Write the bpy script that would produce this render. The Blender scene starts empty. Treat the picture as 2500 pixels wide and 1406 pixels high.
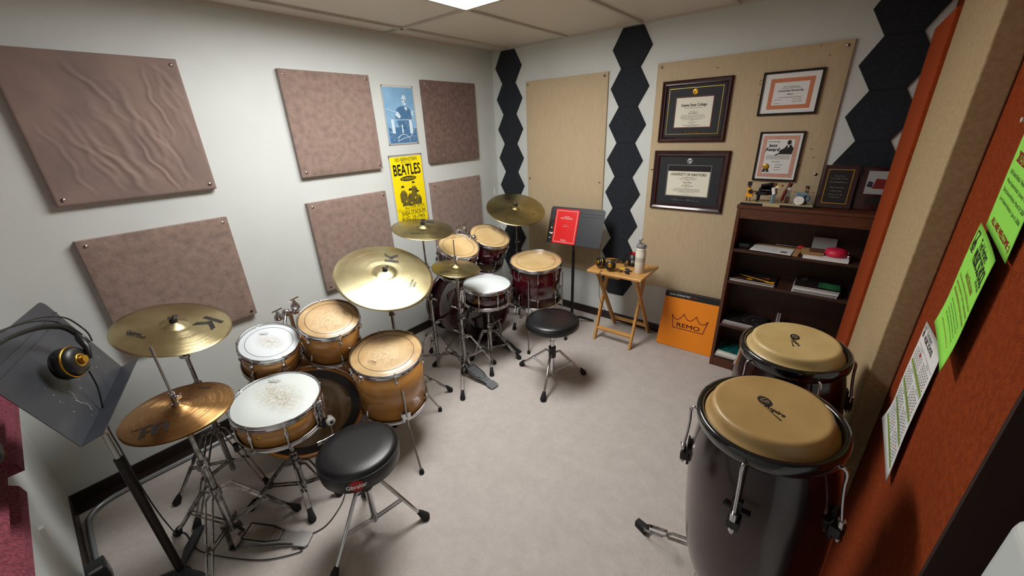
import bpy, math, random
from mathutils import Matrix, Vector
random.seed(7)
SC = bpy.context.scene
COL = SC.collection
PI = math.pi
V3 = Vector

# ------------------------------------------------------------------ materials
def lin(c):
    return tuple((x/255/12.92 if x/255 <= .04045 else ((x/255+.055)/1.055)**2.4) for x in c)
def mat(name, col, rough=.5, metal=0., coat=0., col2=None, nscale=20., bump=0., bscale=200., stretch=None,
        rings=0., ribs=0., spec=None, sheen=0., lo=.4, hi=.6, ntype='NOISE', dirt=None, detail=4., emis=0., nrough=.5):
    m = bpy.data.materials.new(name); m.use_nodes = True
    nt = m.node_tree; b = nt.nodes['Principled BSDF']
    c1 = (*lin(col), 1)
    b.inputs['Base Color'].default_value = c1
    b.inputs['Roughness'].default_value = rough
    b.inputs['Metallic'].default_value = metal
    if coat: b.inputs['Coat Weight'].default_value = coat; b.inputs['Coat Roughness'].default_value = .08
    if spec is not None: b.inputs['Specular IOR Level'].default_value = spec
    if sheen: b.inputs['Sheen Weight'].default_value = sheen
    if emis: b.inputs['Emission Color'].default_value = c1; b.inputs['Emission Strength'].default_value = emis
    L = nt.links; N = nt.nodes
    tc = N.new('ShaderNodeTexCoord'); vec = tc.outputs['Object']
    if stretch:
        mp = N.new('ShaderNodeMapping'); mp.inputs['Scale'].default_value = stretch
        L.new(vec, mp.inputs['Vector']); vec = mp.outputs['Vector']
    last = None
    if col2:
        n = N.new('ShaderNodeTexNoise'); n.inputs['Scale'].default_value = nscale; n.inputs['Detail'].default_value = detail; n.inputs['Roughness'].default_value = nrough
        L.new(vec, n.inputs['Vector'])
        r = N.new('ShaderNodeValToRGB'); r.color_ramp.elements[0].position = lo; r.color_ramp.elements[1].position = hi
        r.color_ramp.elements[0].color = c1; r.color_ramp.elements[1].color = (*lin(col2), 1)
        L.new(n.outputs['Fac'], r.inputs['Fac']); last = r.outputs['Color']
    if dirt:  # (x, y, radius x, radius y, colour, strength) worn patch on a drum head, local coordinates
        sx = N.new('ShaderNodeMapping'); sx.vector_type = 'POINT'
        sx.inputs['Location'].default_value = (-dirt[0]/dirt[2], -dirt[1]/dirt[3], 0)
        sx.inputs['Scale'].default_value = (1/dirt[2], 1/dirt[3], 0)
        L.new(tc.outputs['Object'], sx.inputs['Vector'])
        ln = N.new('ShaderNodeVectorMath'); ln.operation = 'LENGTH'; L.new(sx.outputs['Vector'], ln.inputs[0])
        n = N.new('ShaderNodeTexNoise'); n.inputs['Scale'].default_value = 90; n.inputs['Detail'].default_value = 8
        L.new(tc.outputs['Object'], n.inputs['Vector'])
        mr = N.new('ShaderNodeMapRange'); mr.inputs['From Min'].default_value = 1.1; mr.inputs['From Max'].default_value = .1
        L.new(ln.outputs['Value'], mr.inputs['Value'])
        m2 = N.new('ShaderNodeMapRange'); m2.inputs['From Min'].default_value = .3; m2.inputs['From Max'].default_value = .68
        L.new(n.outputs['Fac'], m2.inputs['Value'])
        mu = N.new('ShaderNodeMath'); mu.operation = 'MULTIPLY'; L.new(mr.outputs[0], mu.inputs[0]); L.new(m2.outputs[0], mu.inputs[1])
        m3 = N.new('ShaderNodeMath'); m3.operation = 'MULTIPLY'; m3.use_clamp = True; L.new(mu.outputs[0], m3.inputs[0]); m3.inputs[1].default_value = dirt[5]
        mx = N.new('ShaderNodeMix'); mx.data_type = 'RGBA'
        L.new(m3.outputs[0], mx.inputs['Factor'])
        if last: L.new(last, mx.inputs['A'])
        else: mx.inputs['A'].default_value = c1
        mx.inputs['B'].default_value = (*lin(dirt[4]), 1)
        last = mx.outputs['Result']
    if last: L.new(last, b.inputs['Base Color'])
    h = None
    if bump:
        n = N.new('ShaderNodeTexNoise'); n.inputs['Scale'].default_value = bscale; n.inputs['Detail'].default_value = 3
        L.new(vec, n.inputs['Vector']); h = n.outputs['Fac']; dist = bump
    if rings:
        sp = N.new('ShaderNodeSeparateXYZ'); L.new(tc.outputs['Object'], sp.inputs[0])
        cb = N.new('ShaderNodeCombineXYZ'); L.new(sp.outputs[0], cb.inputs[0]); L.new(sp.outputs[1], cb.inputs[1])
        ln = N.new('ShaderNodeVectorMath'); ln.operation = 'LENGTH'; L.new(cb.outputs[0], ln.inputs[0])
        n = N.new('ShaderNodeTexNoise'); n.noise_dimensions = '1D'; n.inputs['Scale'].default_value = 900; n.inputs['Detail'].default_value = 3
        L.new(ln.outputs['Value'], n.inputs['W']); h = n.outputs['Fac']; dist = rings
    if ribs:
        w = N.new('ShaderNodeTexWave'); w.wave_type = 'BANDS'; w.bands_direction = 'Z'; w.inputs['Scale'].default_value = 72
        w.inputs['Distortion'].default_value = .6; w.inputs['Detail'].default_value = 2; w.inputs['Detail Scale'].default_value = 6
        L.new(tc.outputs['Object'], w.inputs['Vector']); h = w.outputs['Fac']; dist = ribs
    if h is not None:
        bp = N.new('ShaderNodeBump'); bp.inputs['Distance'].default_value = dist; bp.inputs['Strength'].default_value = 1
        L.new(h, bp.inputs['Height']); L.new(bp.outputs['Normal'], b.inputs['Normal'])
    return m

CHROME = mat('chrome', (205, 205, 208), .16, 1.)
DCHROME = mat('worn_chrome', (178, 177, 176), .24, 1., col2=(128, 125, 122), nscale=30)
STEEL = mat('brushed_steel', (165, 163, 160), .3, 1.)
BLACK = mat('black_plastic', (14, 14, 16), .42)
RUBBER = mat('black_rubber', (16, 16, 18), .75)
VINYL = mat('black_vinyl', (13, 14, 18), .36, bump=.0004, bscale=260)
BLKMETAL = mat('black_painted_metal', (42, 44, 50), .42, 0., bump=.0002, bscale=500)
DESKM = mat('worn_black_desk_metal', (44, 47, 54), .45, 0., col2=(66, 69, 74), nscale=7, lo=.45, hi=.75, bump=.0002, bscale=400)
SCRATCH = mat('bare_scratched_metal', (150, 152, 150), .5)
POLEBR = mat('worn_brown_black_tube', (26, 18, 14), .5, .3, col2=(60, 44, 34), nscale=60, lo=.55, hi=.8)
GOLDW = mat('amber_lacquered_wood', (194, 140, 74), .25, coat=.4, col2=(180, 124, 60), nscale=3, stretch=(1, 1, 9), lo=.3, hi=.7)
GOLDHOOP = mat('amber_wood_hoop', (200, 134, 62), .35, coat=.3)
REDW = mat('wine_red_lacquer', (62, 8, 18), .12, coat=1., col2=(44, 5, 12), nscale=4)
REDHOOP = mat('wine_red_hoop', (58, 10, 18), .2, coat=.7)
COATED = mat('coated_white_head', (208, 214, 214), .55, bump=.0002, bscale=900)
SNAREHEAD = mat('worn_coated_head', (206, 213, 209), .55, bump=.0002, bscale=900, dirt=(0, .01, .15, .085, (150, 132, 98), 1.0))
TOMWHEAD = mat('white_two_ply_head', (206, 212, 214), .45, dirt=(0, 0, .075, .05, (160, 140, 105), .8))
CLEARHEAD = mat('amber_clear_head', (194, 164, 118), .34, coat=.15, col2=(174, 140, 96), nscale=9, lo=.35, hi=.65, dirt=(.01, -.01, .12, .12, (222, 204, 170), .9))
CLEARHEAD2 = mat('tan_clear_head', (202, 174, 126), .25, coat=.25, col2=(192, 162, 112), nscale=5)
SMOKY = mat('smoky_bass_head', (142, 114, 78), .16, coat=.5, col2=(118, 92, 60), nscale=4)
DARKHEAD = mat('dark_bass_head', (28, 10, 14), .14, coat=.8)
RINGBLK = mat('head_ring_print', (20, 16, 18), .4)
PRINT = mat('black_print', (22, 20, 20), .6)
BRASS_A = mat('dry_cymbal_bronze', (200, 188, 146), .27, 1., rings=.0004, col2=(178, 164, 122), nscale=6)
BRASS_B = mat('copper_cymbal_bronze', (190, 150, 98), .25, 1., rings=.0009, col2=(168, 126, 76), nscale=5)
BRASS_C = mat('olive_cymbal_bronze', (184, 170, 122), .27, 1., rings=.0004, col2=(160, 146, 100), nscale=6)
BRASS_D = mat('bright_ride_bronze', (216, 206, 164), .28, 1., rings=.0003, col2=(196, 182, 138), nscale=5)
GOLDM = mat('gold_metal', (212, 166, 64), .3, 1.)
WALLP = mat('off_white_wall_paint', (204, 208, 205), .55, col2=(199, 203, 200), nscale=2, bump=.0006, bscale=14)
CEILT = mat('ceiling_tile_vinyl', (214, 208, 200), .6, bump=.0004, bscale=300)
CEILG = mat('ceiling_grid_metal', (196, 190, 182), .5)
BASEB = mat('dark_vinyl_baseboard', (38, 28, 24), .35)
CARPET = mat('beige_carpet', (197, 189, 183), .95, col2=(173, 165, 158), nscale=11, lo=.30, hi=.70, detail=15., bump=.0045, bscale=170, nrough=.82)
SUEDE = mat('mauve_brown_suede', (144, 121, 109), .85, col2=(120, 100, 91), nscale=26, lo=.35, hi=.68, detail=12., sheen=.4, bump=.002, bscale=70)
SUEDE2 = mat('mauve_brown_smooth_suede', (136, 114, 104), .8, col2=(118, 100, 94), nscale=6, lo=.35, hi=.7, sheen=.4, bump=.0008, bscale=40)
SUEDE3 = mat('dark_brown_suede', (108, 85, 75), .85, col2=(92, 68, 60), nscale=30, sheen=.3, bump=.001, bscale=60)
LINEN = mat('tan_linen', (190, 171, 140), .85, col2=(179, 158, 126), nscale=90, stretch=(3.4, .14, 3.4), lo=.35, hi=.7, bump=.0008, bscale=90)
HEXF = mat('black_felt', (27, 31, 38), .95, col2=(38, 43, 52), nscale=60, lo=.5, hi=.75, bump=.0006, bscale=300)
ORANGEF = mat('rust_ribbed_fabric', (150, 64, 24), .95, col2=(136, 54, 18), nscale=60, ribs=.0016, spec=.15)
RUSTF = mat('rust_plain_fabric', (150, 64, 26), .95, col2=(140, 56, 20), nscale=90, spec=.15)
TANF = mat('tan_woven_fabric', (172, 152, 118), .9, col2=(164, 140, 100), nscale=90, bump=.001, bscale=700)
WALNUT = mat('walnut_veneer', (96, 52, 28), .38, col2=(70, 36, 20), nscale=14, stretch=(1, 4, 9), lo=.3, hi=.7, coat=.1)
WALNUTV = mat('walnut_veneer_dark', (66, 38, 24), .5, col2=(48, 27, 17), nscale=12, stretch=(9, 9, .8), lo=.3, hi=.7)
PINE = mat('light_tray_wood', (206, 158, 92), .4, col2=(186, 134, 70), nscale=10, stretch=(1.2, 8, 8), lo=.3, hi=.7, coat=.15)
PAPER = mat('white_paper', (222, 222, 220), .7)
PAPERG = mat('grey_paper', (150, 150, 148), .7)
GREENP = mat('lime_green_paper', (150, 232, 84), .65)
GREENBAND = mat('olive_green_print', (120, 150, 40), .7)
REDP = mat('red_print', (176, 30, 30), .6)
REDTXT = mat('rust_red_print', (150, 62, 20), .6)
BLUEP = mat('poster_blue', (116, 160, 196), .5, col2=(134, 176, 208), nscale=4)
BLUED = mat('poster_dark_blue', (72, 112, 150), .5)
BLUEL = mat('poster_pale_blue', (204, 222, 232), .5)
YELLOWP = mat('poster_yellow', (246, 222, 8), .5)
POSTBLK = mat('poster_black', (44, 36, 14), .6)
POSTGRY = mat('poster_olive_grey', (110, 98, 34), .6)
REDBOOK = mat('red_book_cover', (216, 22, 24), .35)
WHITEP = mat('white_print', (236, 236, 232), .6)
ORANGEBOX = mat('orange_box_card', (240, 138, 12), .4)
MAROONP = mat('maroon_print', (110, 24, 30), .5)
FRAMEW = mat('dark_cherry_frame', (46, 16, 20), .25, coat=.5)
FRAMEB = mat('black_frame', (22, 17, 17), .35)
MATBLK = mat('black_mat_board', (30, 32, 36), .7)
CREAM = mat('cream_certificate', (226, 222, 204), .7)
PEACH = mat('peach_border', (196, 120, 84), .7)
PINKB = mat('pink_border', (190, 138, 120), .7, col2=(206, 160, 140), nscale=200)
GOLDT = mat('gold_lettering', (190, 160, 80), .4, .6)
SILVERT = mat('silver_lettering', (150, 154, 158), .4, .6)
FOAM = mat('burgundy_foam', (132, 62, 76), .95, col2=(100, 42, 54), nscale=120, bump=.003, bscale=140)
GALV = mat('galvanised_pipe', (168, 176, 180), .35, .9)
HIDE = mat('conga_rawhide', (176, 144, 92), .42, col2=(154, 122, 72), nscale=7, lo=.3, hi=.75, bump=.0003, bscale=60, coat=.1)
HIDEP = mat('conga_rawhide_pale', (196, 170, 118), .42, col2=(178, 150, 94), nscale=9, lo=.3, hi=.75, bump=.0003, bscale=60, coat=.1)
CONGAW = mat('dark_wine_conga_lacquer', (44, 6, 10), .2, coat=.45, col2=(22, 6, 8), nscale=3)
CONGAR = mat('black_gloss_rim', (12, 12, 14), .16, coat=.6)
BOTTLEM = mat('cream_bottle_enamel', (222, 216, 200), .4)
GREYPL = mat('grey_plastic', (120, 118, 118), .4)
PINKBAG = mat('magenta_pouch', (200, 30, 66), .5)
KRAFT = mat('kraft_envelope', (178, 138, 92), .7)
BROWNC = mat('brown_card', (96, 60, 40), .7)
TEAL = mat('teal_cover', (20, 110, 104), .5, col2=(8, 60, 60), nscale=30)
GREENC = mat('green_cover', (52, 104, 72), .45, col2=(20, 40, 34), nscale=14, lo=.45, hi=.55)
DARKC = mat('dark_cover', (30, 26, 26), .4)
NAVY = mat('navy_cover', (24, 26, 52), .5)
YELC = mat('yellow_toy_plastic', (238, 166, 20), .35)
BRNT = mat('brown_toy_plastic', (86, 34, 22), .35)
WHT = mat('white_toy_plastic', (225, 225, 220), .35)
BLUET = mat('blue_grey_toy_plastic', (110, 140, 156), .4)
SANDT = mat('sand_toy_plastic', (186, 170, 130), .5)
GREYT = mat('grey_toy_plastic', (150, 154, 158), .35)
REDT = mat('dark_red_toy_plastic', (110, 28, 26), .35)
FELT = mat('black_felt_washer', (20, 20, 22), .95)
WHITEB = mat('white_glossy_plastic', (206, 212, 210), .3)
SHADEW = mat('shaded_rust_fabric', (44, 18, 10), .9)  # rust wall fabric with its shade put into the colour
WOODEDGE = mat('cream_wood', (222, 206, 176), .5)

# ------------------------------------------------------------------ mesh builder
ROOT = {}
_txt = {}
def text_geo(s, bold=0., ext=0.):
    k = s
    if k not in _txt:
        cu = bpy.data.curves.new('t', 'FONT'); cu.body = s; cu.size = 1; cu.resolution_u = 3
        cu.align_x = 'CENTER'; cu.align_y = 'CENTER'
        o = bpy.data.objects.new('t', cu); COL.objects.link(o)
        dg = bpy.context.evaluated_depsgraph_get(); ev = o.evaluated_get(dg)
        me = bpy.data.meshes.new_from_object(ev)
        vs = [tuple(v.co) for v in me.vertices]; fs = [tuple(p.vertices) for p in me.polygons]
        xs = [v[0] for v in vs] or [0]; ys = [v[1] for v in vs] or [0]
        bpy.data.objects.remove(o); bpy.data.curves.remove(cu); bpy.data.meshes.remove(me)
        _txt[k] = (vs, fs, min(xs), max(xs), min(ys), max(ys))
    return _txt[k]

class MB:
    def __init__(s): s.v = []; s.f = []; s.m = []; s.sm = []; s.M = Matrix.Identity(4); s.mi = 0; s.smooth = True
    def add(s, vs, fs, smooth=None):
        o = len(s.v); s.v += [tuple(s.M @ V3(p)) for p in vs]
        for f in fs: s.f.append(tuple(i+o for i in f)); s.m.append(s.mi); s.sm.append(s.smooth if smooth is None else smooth)
        return s
    def use(s, M=None, mi=None):
        if M is not None: s.M = M
        if mi is not None: s.mi = mi
        return s
    def box(s, x0, y0, z0, x1, y1, z1):
        vs = [(x, y, z) for z in (z0, z1) for y in (y0, y1) for x in (x0, x1)]
        return s.add(vs, [(0, 2, 3, 1), (4, 5, 7, 6), (0, 1, 5, 4), (2, 6, 7, 3), (0, 4, 6, 2), (1, 3, 7, 5)], False)
    def bar(s, p0, p1, w, h, up=(0, 0, 1), w1=None, h1=None):
        p0 = V3(p0); p1 = V3(p1); d = (p1-p0).normalized(); up = V3(up)
        a = d.cross(up)
        if a.length < 1e-4: a = d.cross(V3((1, 0, 0)))
        a.normalize(); b = a.cross(d)
        vs = []
        for p, ww, hh in ((p0, w, h), (p1, w1 or w, h1 or h)):
            for i, j in ((-1, -1), (1, -1), (1, 1), (-1, 1)): vs.append(p+a*i*ww/2+b*j*hh/2)
        return s.add(vs, [(0, 1, 2, 3), (7, 6, 5, 4), (0, 4, 5, 1), (1, 5, 6, 2), (2, 6, 7, 3), (3, 7, 4, 0)], False)
    def tube(s, pts, r, n=10, closed=False, cap=True, flat=1.):
        pts = [V3(p) for p in pts]; k = len(pts)
        rs = r if isinstance(r, (list, tuple)) else [r]*k
        vs = []; fs = []; a = None
        for i, p in enumerate(pts):
            if closed: d = pts[(i+1) % k]-pts[i-1]
            else: d = pts[min(i+1, k-1)]-pts[max(i-1, 0)]
            d.normalize()
            if a is None:
                a = d.cross(V3((0, 0, 1)));
                if a.length < .05: a = d.cross(V3((1, 0, 0)))
            a = a-d*a.dot(d); a.normalize(); b = d.cross(a)
            for j in range(n):
                t = 2*PI*j/n; vs.append(p+(a*math.cos(t)+b*math.sin(t)*flat)*rs[i])
        kk = k if closed else k-1
        for i in range(kk):
            for j in range(n):
                i2 = (i+1) % k; fs.append((i*n+j, i*n+(j+1) % n, i2*n+(j+1) % n, i2*n+j))
        s.add(vs, fs, True)
        if cap and not closed: s.add([vs[j] for j in range(n)], [tuple(range(n))[::-1]], False); s.add(vs[-n:], [tuple(range(n))], False)
        return s
    def cyl(s, p0, p1, r, r1=None, n=16): return s.tube([p0, p1], [r, r if r1 is None else r1], n)
    def lathe(s, prof, n=48, closed=False, smooth=True, a0=0., a1=2*PI):
        full = abs(a1-a0-2*PI) < 1e-6; vs = []; fs = []; k = len(prof); cols = n if full else n+1
        for j in range(cols):
            t = a0+(a1-a0)*j/n; c, q = math.cos(t), math.sin(t)
            for r, z in prof: vs.append((r*c, r*q, z))
        for j in range(n):
            j2 = (j+1) % cols
            for i in range(k if closed else k-1):
                i2 = (i+1) % k; fs.append((j*k+i, j2*k+i, j2*k+i2, j*k+i2))
        return s.add(vs, fs, smooth)
    def disc(s, r, z, n=48, x=0., y=0.):
        return s.add([(x+r*math.cos(2*PI*j/n), y+r*math.sin(2*PI*j/n), z) for j in range(n)], [tuple(range(n))], False)
    def ring(s, r0, r1, z, n=64): return s.lathe([(r1, z), (r0, z)], n, smooth=False)
    def prism(s, poly, z0, z1):
        n = len(poly); vs = [(x, y, z0) for x, y in poly]+[(x, y, z1) for x, y in poly]
        return s.add(vs, [tuple(range(n))[::-1], tuple(range(n, 2*n))]+[(i, (i+1) % n, n+(i+1) % n, n+i) for i in range(n)], False)
    def flat(s, poly, z): return s.add([(x, y, z) for x, y in poly], [tuple(range(len(poly)))], False)
    def sphere(s, c, r, n=14, sz=1.):
        c = V3(c); vs = []; fs = []; m = n//2
        for i in range(m+1):
            t = PI*i/m
            for j in range(n):
                p = 2*PI*j/n; vs.append((c.x+r*math.sin(t)*math.cos(p), c.y+r*math.sin(t)*math.sin(p), c.z+r*sz*math.cos(t)))
        for i in range(m):
            for j in range(n): fs.append((i*n+j, (i+1)*n+j, (i+1)*n+(j+1) % n, i*n+(j+1) % n))
        return s.add(vs, fs, True)
    def text(s, st, x, y, z, w=None, h=None, bold=0., rot=0., fn=None, shear=0.):
        vs, fs, x0, x1, y0, y1 = text_geo(st, bold)
        if not vs: return s
        W = x1-x0; H = y1-y0
        if w is None: w = W*h/H
        if h is None: h = H*w/W
        cr, sr = math.cos(rot), math.sin(rot)
        if bold:
            n0 = len(vs); k_ = min(bold, .035)*.8; vs2 = []; fs2 = []
            for q_, (ox_, oy_) in enumerate(((-k_, 0), (k_, 0), (0, -k_), (0, k_))):
                vs2 += [(a_+ox_, b_+oy_, 0) for a_, b_, _ in vs]; fs2 += [tuple(i+q_*n0 for i in f_) for f_ in fs]
            vs, fs = vs2, fs2
        out = []
        for a, b, _ in vs:
            u = (a-(x0+x1)/2)/W*w; v = (b-(y0+y1)/2)/H*h; u += shear*v
            p = (x+u*cr-v*sr, y+u*sr+v*cr, z)
            out.append(fn(*p) if fn else p)
        return s.add(out, fs, False)
    def greek(s, x0, x1, y, z, h, fill=.9, rnd=random):
        W = (x1-x0)*fill; a = (x0+x1)/2-W/2; e = a+W; x = a
        while x < e-1e-6:
            w = min(h*rnd.uniform(1.2, 4.5), e-x)
            k = 0
            xx = x
            while xx < x+w-h*.3:     # little broken strokes
                ww = h*rnd.uniform(.35, .6); hh = h*rnd.uniform(.55, 1.)
                s.flat([(xx, y-h/2), (xx+ww*.6, y-h/2), (xx+ww*.6, y-h/2+hh), (xx, y-h/2+hh)], z); xx += ww+h*.12
            x += w+h*.5
        return s
    def build(s, name, mats, parent=None, world=False, loc=None, M=None):
        me = bpy.data.meshes.new(name)
        vs = s.v
        if world and parent is not None:
            W = ROOT[parent.name].inverted(); vs = [tuple(W @ V3(p)) for p in vs]
        me.from_pydata(vs, [], s.f)
        for m in (mats if isinstance(mats, (list, tuple)) else [mats]): me.materials.append(m)
        me.polygons.foreach_set('material_index', s.m); me.polygons.foreach_set('use_smooth', s.sm)
        me.update()
        o = bpy.data.objects.new(name, me); COL.objects.link(o)
        if parent is not None:
            o.parent = parent; ROOT[o.name] = ROOT[parent.name]
        else:
            W = M if M is not None else Matrix.Translation(loc) if loc is not None else Matrix.Identity(4)
            o.matrix_world = W; ROOT[o.name] = W.copy()
        return o
def bevel(o, w=.002, seg=2):
    b = o.modifiers.new('bevel', 'BEVEL'); b.width = w; b.segments = seg; b.limit_method = 'ANGLE'; b.angle_limit = .6
    return o
def tag(o, label, cat, group=None):
    o['label'] = label; o['category'] = cat
    if group: o['group'] = group
    return o
def thing(name, label, cat, loc=(0, 0, 0), group=None, M=None):
    o = bpy.data.objects.new(name, None); COL.objects.link(o); o.empty_display_size = .05
    W = M if M is not None else Matrix.Translation(loc); o.matrix_world = W; ROOT[o.name] = W.copy()
    return tag(o, label, cat, group)
def struct(o): o['kind'] = 'structure'; return o
def frame(o, right, up):
    r = V3(right).normalized(); u = V3(up).normalized(); n = r.cross(u)
    return Matrix(((r.x, u.x, n.x, o[0]), (r.y, u.y, n.y, o[1]), (r.z, u.z, n.z, o[2]), (0, 0, 0, 1)))
def nframe(c, tilt, spin=0.):
    n = V3((tilt[0], tilt[1], 1)).normalized(); x = V3((math.cos(spin), math.sin(spin), 0)); x = (x-n*x.dot(n)).normalized(); y = n.cross(x)
    return Matrix(((x.x, y.x, n.x, c[0]), (x.y, y.y, n.y, c[1]), (x.z, y.z, n.z, c[2]), (0, 0, 0, 1)))
def LW(y, z, x=0.): return frame((x, y, z), (0, 1, 0), (0, 0, 1))       # on the left wall
def BW(x, z, y=0.): return frame((x, y-.0003, z), (1, 0, 0), (0, 0, 1))       # on the back wall
def RW(y, z, x=3.): return frame((x, y, z), (0, -1, 0), (0, 0, 1))      # on the right wall
def smooth_path(pts, k=6):
    pts = [V3(p) for p in pts]; out = []
    for i in range(len(pts)-1):
        p0 = pts[max(i-1, 0)]; p1 = pts[i]; p2 = pts[i+1]; p3 = pts[min(i+2, len(pts)-1)]
        for j in range(k):
            t = j/k; out.append(.5*((2*p1)+(p2-p0)*t+(2*p0-5*p1+4*p2-p3)*t*t+(3*p1-p0-3*p2+p3)*t**3))
    return out+[pts[-1]]

# ------------------------------------------------------------------ the room
H = 2.368; HB = .075; YN = -3.475; XR = 3.0; YE = -2.287; XF = 4.1
fl = MB(); fl.box(-.1, YN-.1, -.05, XF+.1, .1, 0); struct(fl.build('floor', CARPET))
w = MB(); w.box(-.1, YN-.1, 0, 0, .1, H); struct(w.build('wall_left', WALLP))
w = MB(); w.box(0, 0, 0, XF, .1, H); struct(w.build('wall_back', WALLP))
w = MB(); w.box(0, YN-.1, 0, XF, YN, H); struct(w.build('wall_near', WALLP))
w = MB(); w.box(XF, YN-.1, 0, XF+.1, .1, H); struct(w.build('wall_far_right', WALLP))
w = MB(); w.mi = 0; w.box(XR, YE, 0, XR+.06, 0, H); struct(w.build('wall_right', ORANGEF))
w = MB(); w.box(XR-.001, YE-.012, 0, XR+.075, YE, H); struct(w.build('trim_1', SHADEW))  # end face of the orange wall, coloured dark as the side away from the lamp
c = MB(); c.box(-.1, YN-.1, H+.012, .822, .1, H+.08); c.box(1.404, YN-.1, H+.012, XF+.1, .1, H+.08); c.box(.822, -1.167, H+.012, 1.404, .1, H+.08); c.box(.822, YN-.1, H+.012, 1.404, -2.359, H+.08); c.box(.822, -2.359, H+.046, 1.404, -1.167, H+.08); struct(c.build('ceiling', CEILT))
# ceiling tiles: a grid of main runners and cross tees
g = MB(); g.smooth = False
xs = [.198+.61*i for i in range(7)]; ys = [-1.153+1.22*i for i in range(-1, 1)]
for x in xs:
    g.box(x-.012, YN, H-.002, x+.012, 0, H+.012)
for y in (-2.373, -1.153):
    g.box(0, y-.012, H-.002, XF, y+.012, H+.012)
g.box(0, YN, H-.003, .02, 0, H+.012); g.box(0, -.02, H-.003, XF, 0, H+.012)
struct(g.build('trim_2', CEILG))
# fluorescent light panel in the grid
lt = thing('ceiling_light', 'glowing rectangular fluorescent light panel set in the tiled ceiling', 'light', (1.113, -1.763, H))
m = bpy.data.materials.new('glowing_diffuser'); m.use_nodes = True
nt = m.node_tree; nt.nodes.remove(nt.nodes['Principled BSDF']); e = nt.nodes.new('ShaderNodeEmission')
e.inputs['Color'].default_value = (1, .99, .975, 1); e.inputs['Strength'].default_value = 13
nt.links.new(e.outputs[0], nt.nodes['Material Output'].inputs[0])
a = MB(); a.box(.828, -2.353, H+.026, 1.398, -1.173, H+.030); a.build('diffuser', m, lt, world=True)
a = MB()
for q in ((.80, -2.381, .828, -1.145), (1.398, -2.381, 1.426, -1.145), (.828, -2.381, 1.398, -2.353), (.828, -1.173, 1.398, -1.145)):
    a.box(q[0], q[1], H-.003, q[2], q[3], H+.002)
for q in ((.822, -2.359, .828, -1.167), (1.398, -2.359, 1.404, -1.167), (.828, -2.359, 1.398, -2.353), (.828, -1.173, 1.398, -1.167)):
    a.box(q[0], q[1], H+.002, q[2], q[3], H+.045)
a.build('light_frame', CEILG, lt, world=True)
# baseboards
a = MB(); a.box(0, YN+.008, 0, .008, 0, HB); struct(a.build('baseboard_left', BASEB))
a = MB(); a.box(.008, -.008, 0, XR, 0, HB); struct(a.build('baseboard_back', BASEB))
a = MB(); a.box(0, YN, 0, XR, YN+.008, HB); struct(a.build('baseboard_near', BASEB))
a = MB(); a.box(.008, YN+.008, 0, .085, -2.0, .004); struct(a.build('trim_3', BASEB))
# steel conduit lying on the carpet along the left and near walls
a = MB(); a.tube(smooth_path([(.11, -1.7, .016), (.11, -2.6, .016), (.105, -3.0, .016), (.098, -3.26, .016), (.112, -3.37, .016), (.16, -3.425, .016), (.26, -3.442, .016), (.7, -3.446, .016), (1.4, -3.448, .016)], 8), .0115, 12)
tag(a.build('steel_conduit', GALV), 'bent galvanised steel pipe lying on the carpet along the skirting', 'pipe')

# ------------------------------------------------------------------ fabric wall panels
def screw_part(p, u, v, w, r=.009, mt=None):
    s = MB(); s.use(Matrix.Translation((u, v, w))); s.lathe([(0, .0022), (r*.35, .0024), (r*.42, .0008), (r*.9, .0026), (r, .0002), (r, -.001)], 14)
    s.box(-r*.3, -.0006, .0015, r*.3, .0006, .0028); s.build('screw', mt or DCHROME, p)
def padded(name, label, M, w, h, t, mt, screws, wrinkle=0., seed=1, group='brown fabric acoustic panels on the left wall', cat='acoustic panel', nu=24):
    th = thing(name, label, cat, M=M, group=group)
    rnd = random.Random(seed); b = MB(); n = 150 if wrinkle else nu; vs = []; fs = []
    ph = [(rnd.uniform(8, 26), rnd.uniform(0, 6.28), rnd.uniform(2, 9), rnd.uniform(0, 6.28)) for _ in range(6)]
    folds = [(rnd.uniform(.04, .58), rnd.uniform(.25, .60), rnd.uniform(.03, .13), rnd.uniform(.12, .36), rnd.uniform(.007, .019), rnd.uniform(.3, 1.), rnd.uniform(0, 6)) for _ in range(20)]
    for i in range(n+1):
        for j in range(n+1):
            u = i/n; v = j/n; e = min(u, 1-u, v, 1-v); rr = .012
            d = min(e*min(w, h)/rr, 1); z = t-rr*.5*(1-math.sqrt(1-(1-d)**2))
            x = u*w; y = v*h
            if wrinkle:
                q = 0
                for (ax, ay, lx, ly, ww, hh, pw) in folds:
                    tt = (ay-y)/ly
                    if -.15 < tt < 1.15:
                        px = ax+lx*tt+.010*math.sin(tt*7+pw)+.005*math.sin(tt*17+pw*2)
                        env = max(0, math.sin(PI*(tt+.15)/1.3))**.7; dx = (x-px)/ww
                        q += hh*env*(math.exp(-dx*dx)-.55*math.exp(-((dx-1.7)**2)))
                z += wrinkle*q*min(1, e*10)
            else: z += .0012*math.sin(9*x+ph[0][1])*math.sin(7*y+ph[1][1])
            vs.append((x, y, z))
    for i in range(n):
        for j in range(n): fs.append((i*(n+1)+j, (i+1)*(n+1)+j, (i+1)*(n+1)+j+1, i*(n+1)+j+1))
    b.add(vs, fs, True); tz = t-.006
    b.add([(0, 0, 0), (w, 0, 0), (w, h, 0), (0, h, 0), (0, 0, tz), (w, 0, tz), (w, h, tz), (0, h, tz)],
          [(0, 3, 2, 1), (0, 1, 5, 4), (1, 2, 6, 5), (2, 3, 7, 6), (3, 0, 4, 7)], False)
    b.build('fabric_board', mt, th)
    for u, v in screws: screw_part(th, u, v, t-.001 if not wrinkle else t+.001)
    return th
i_ = .03
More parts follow.
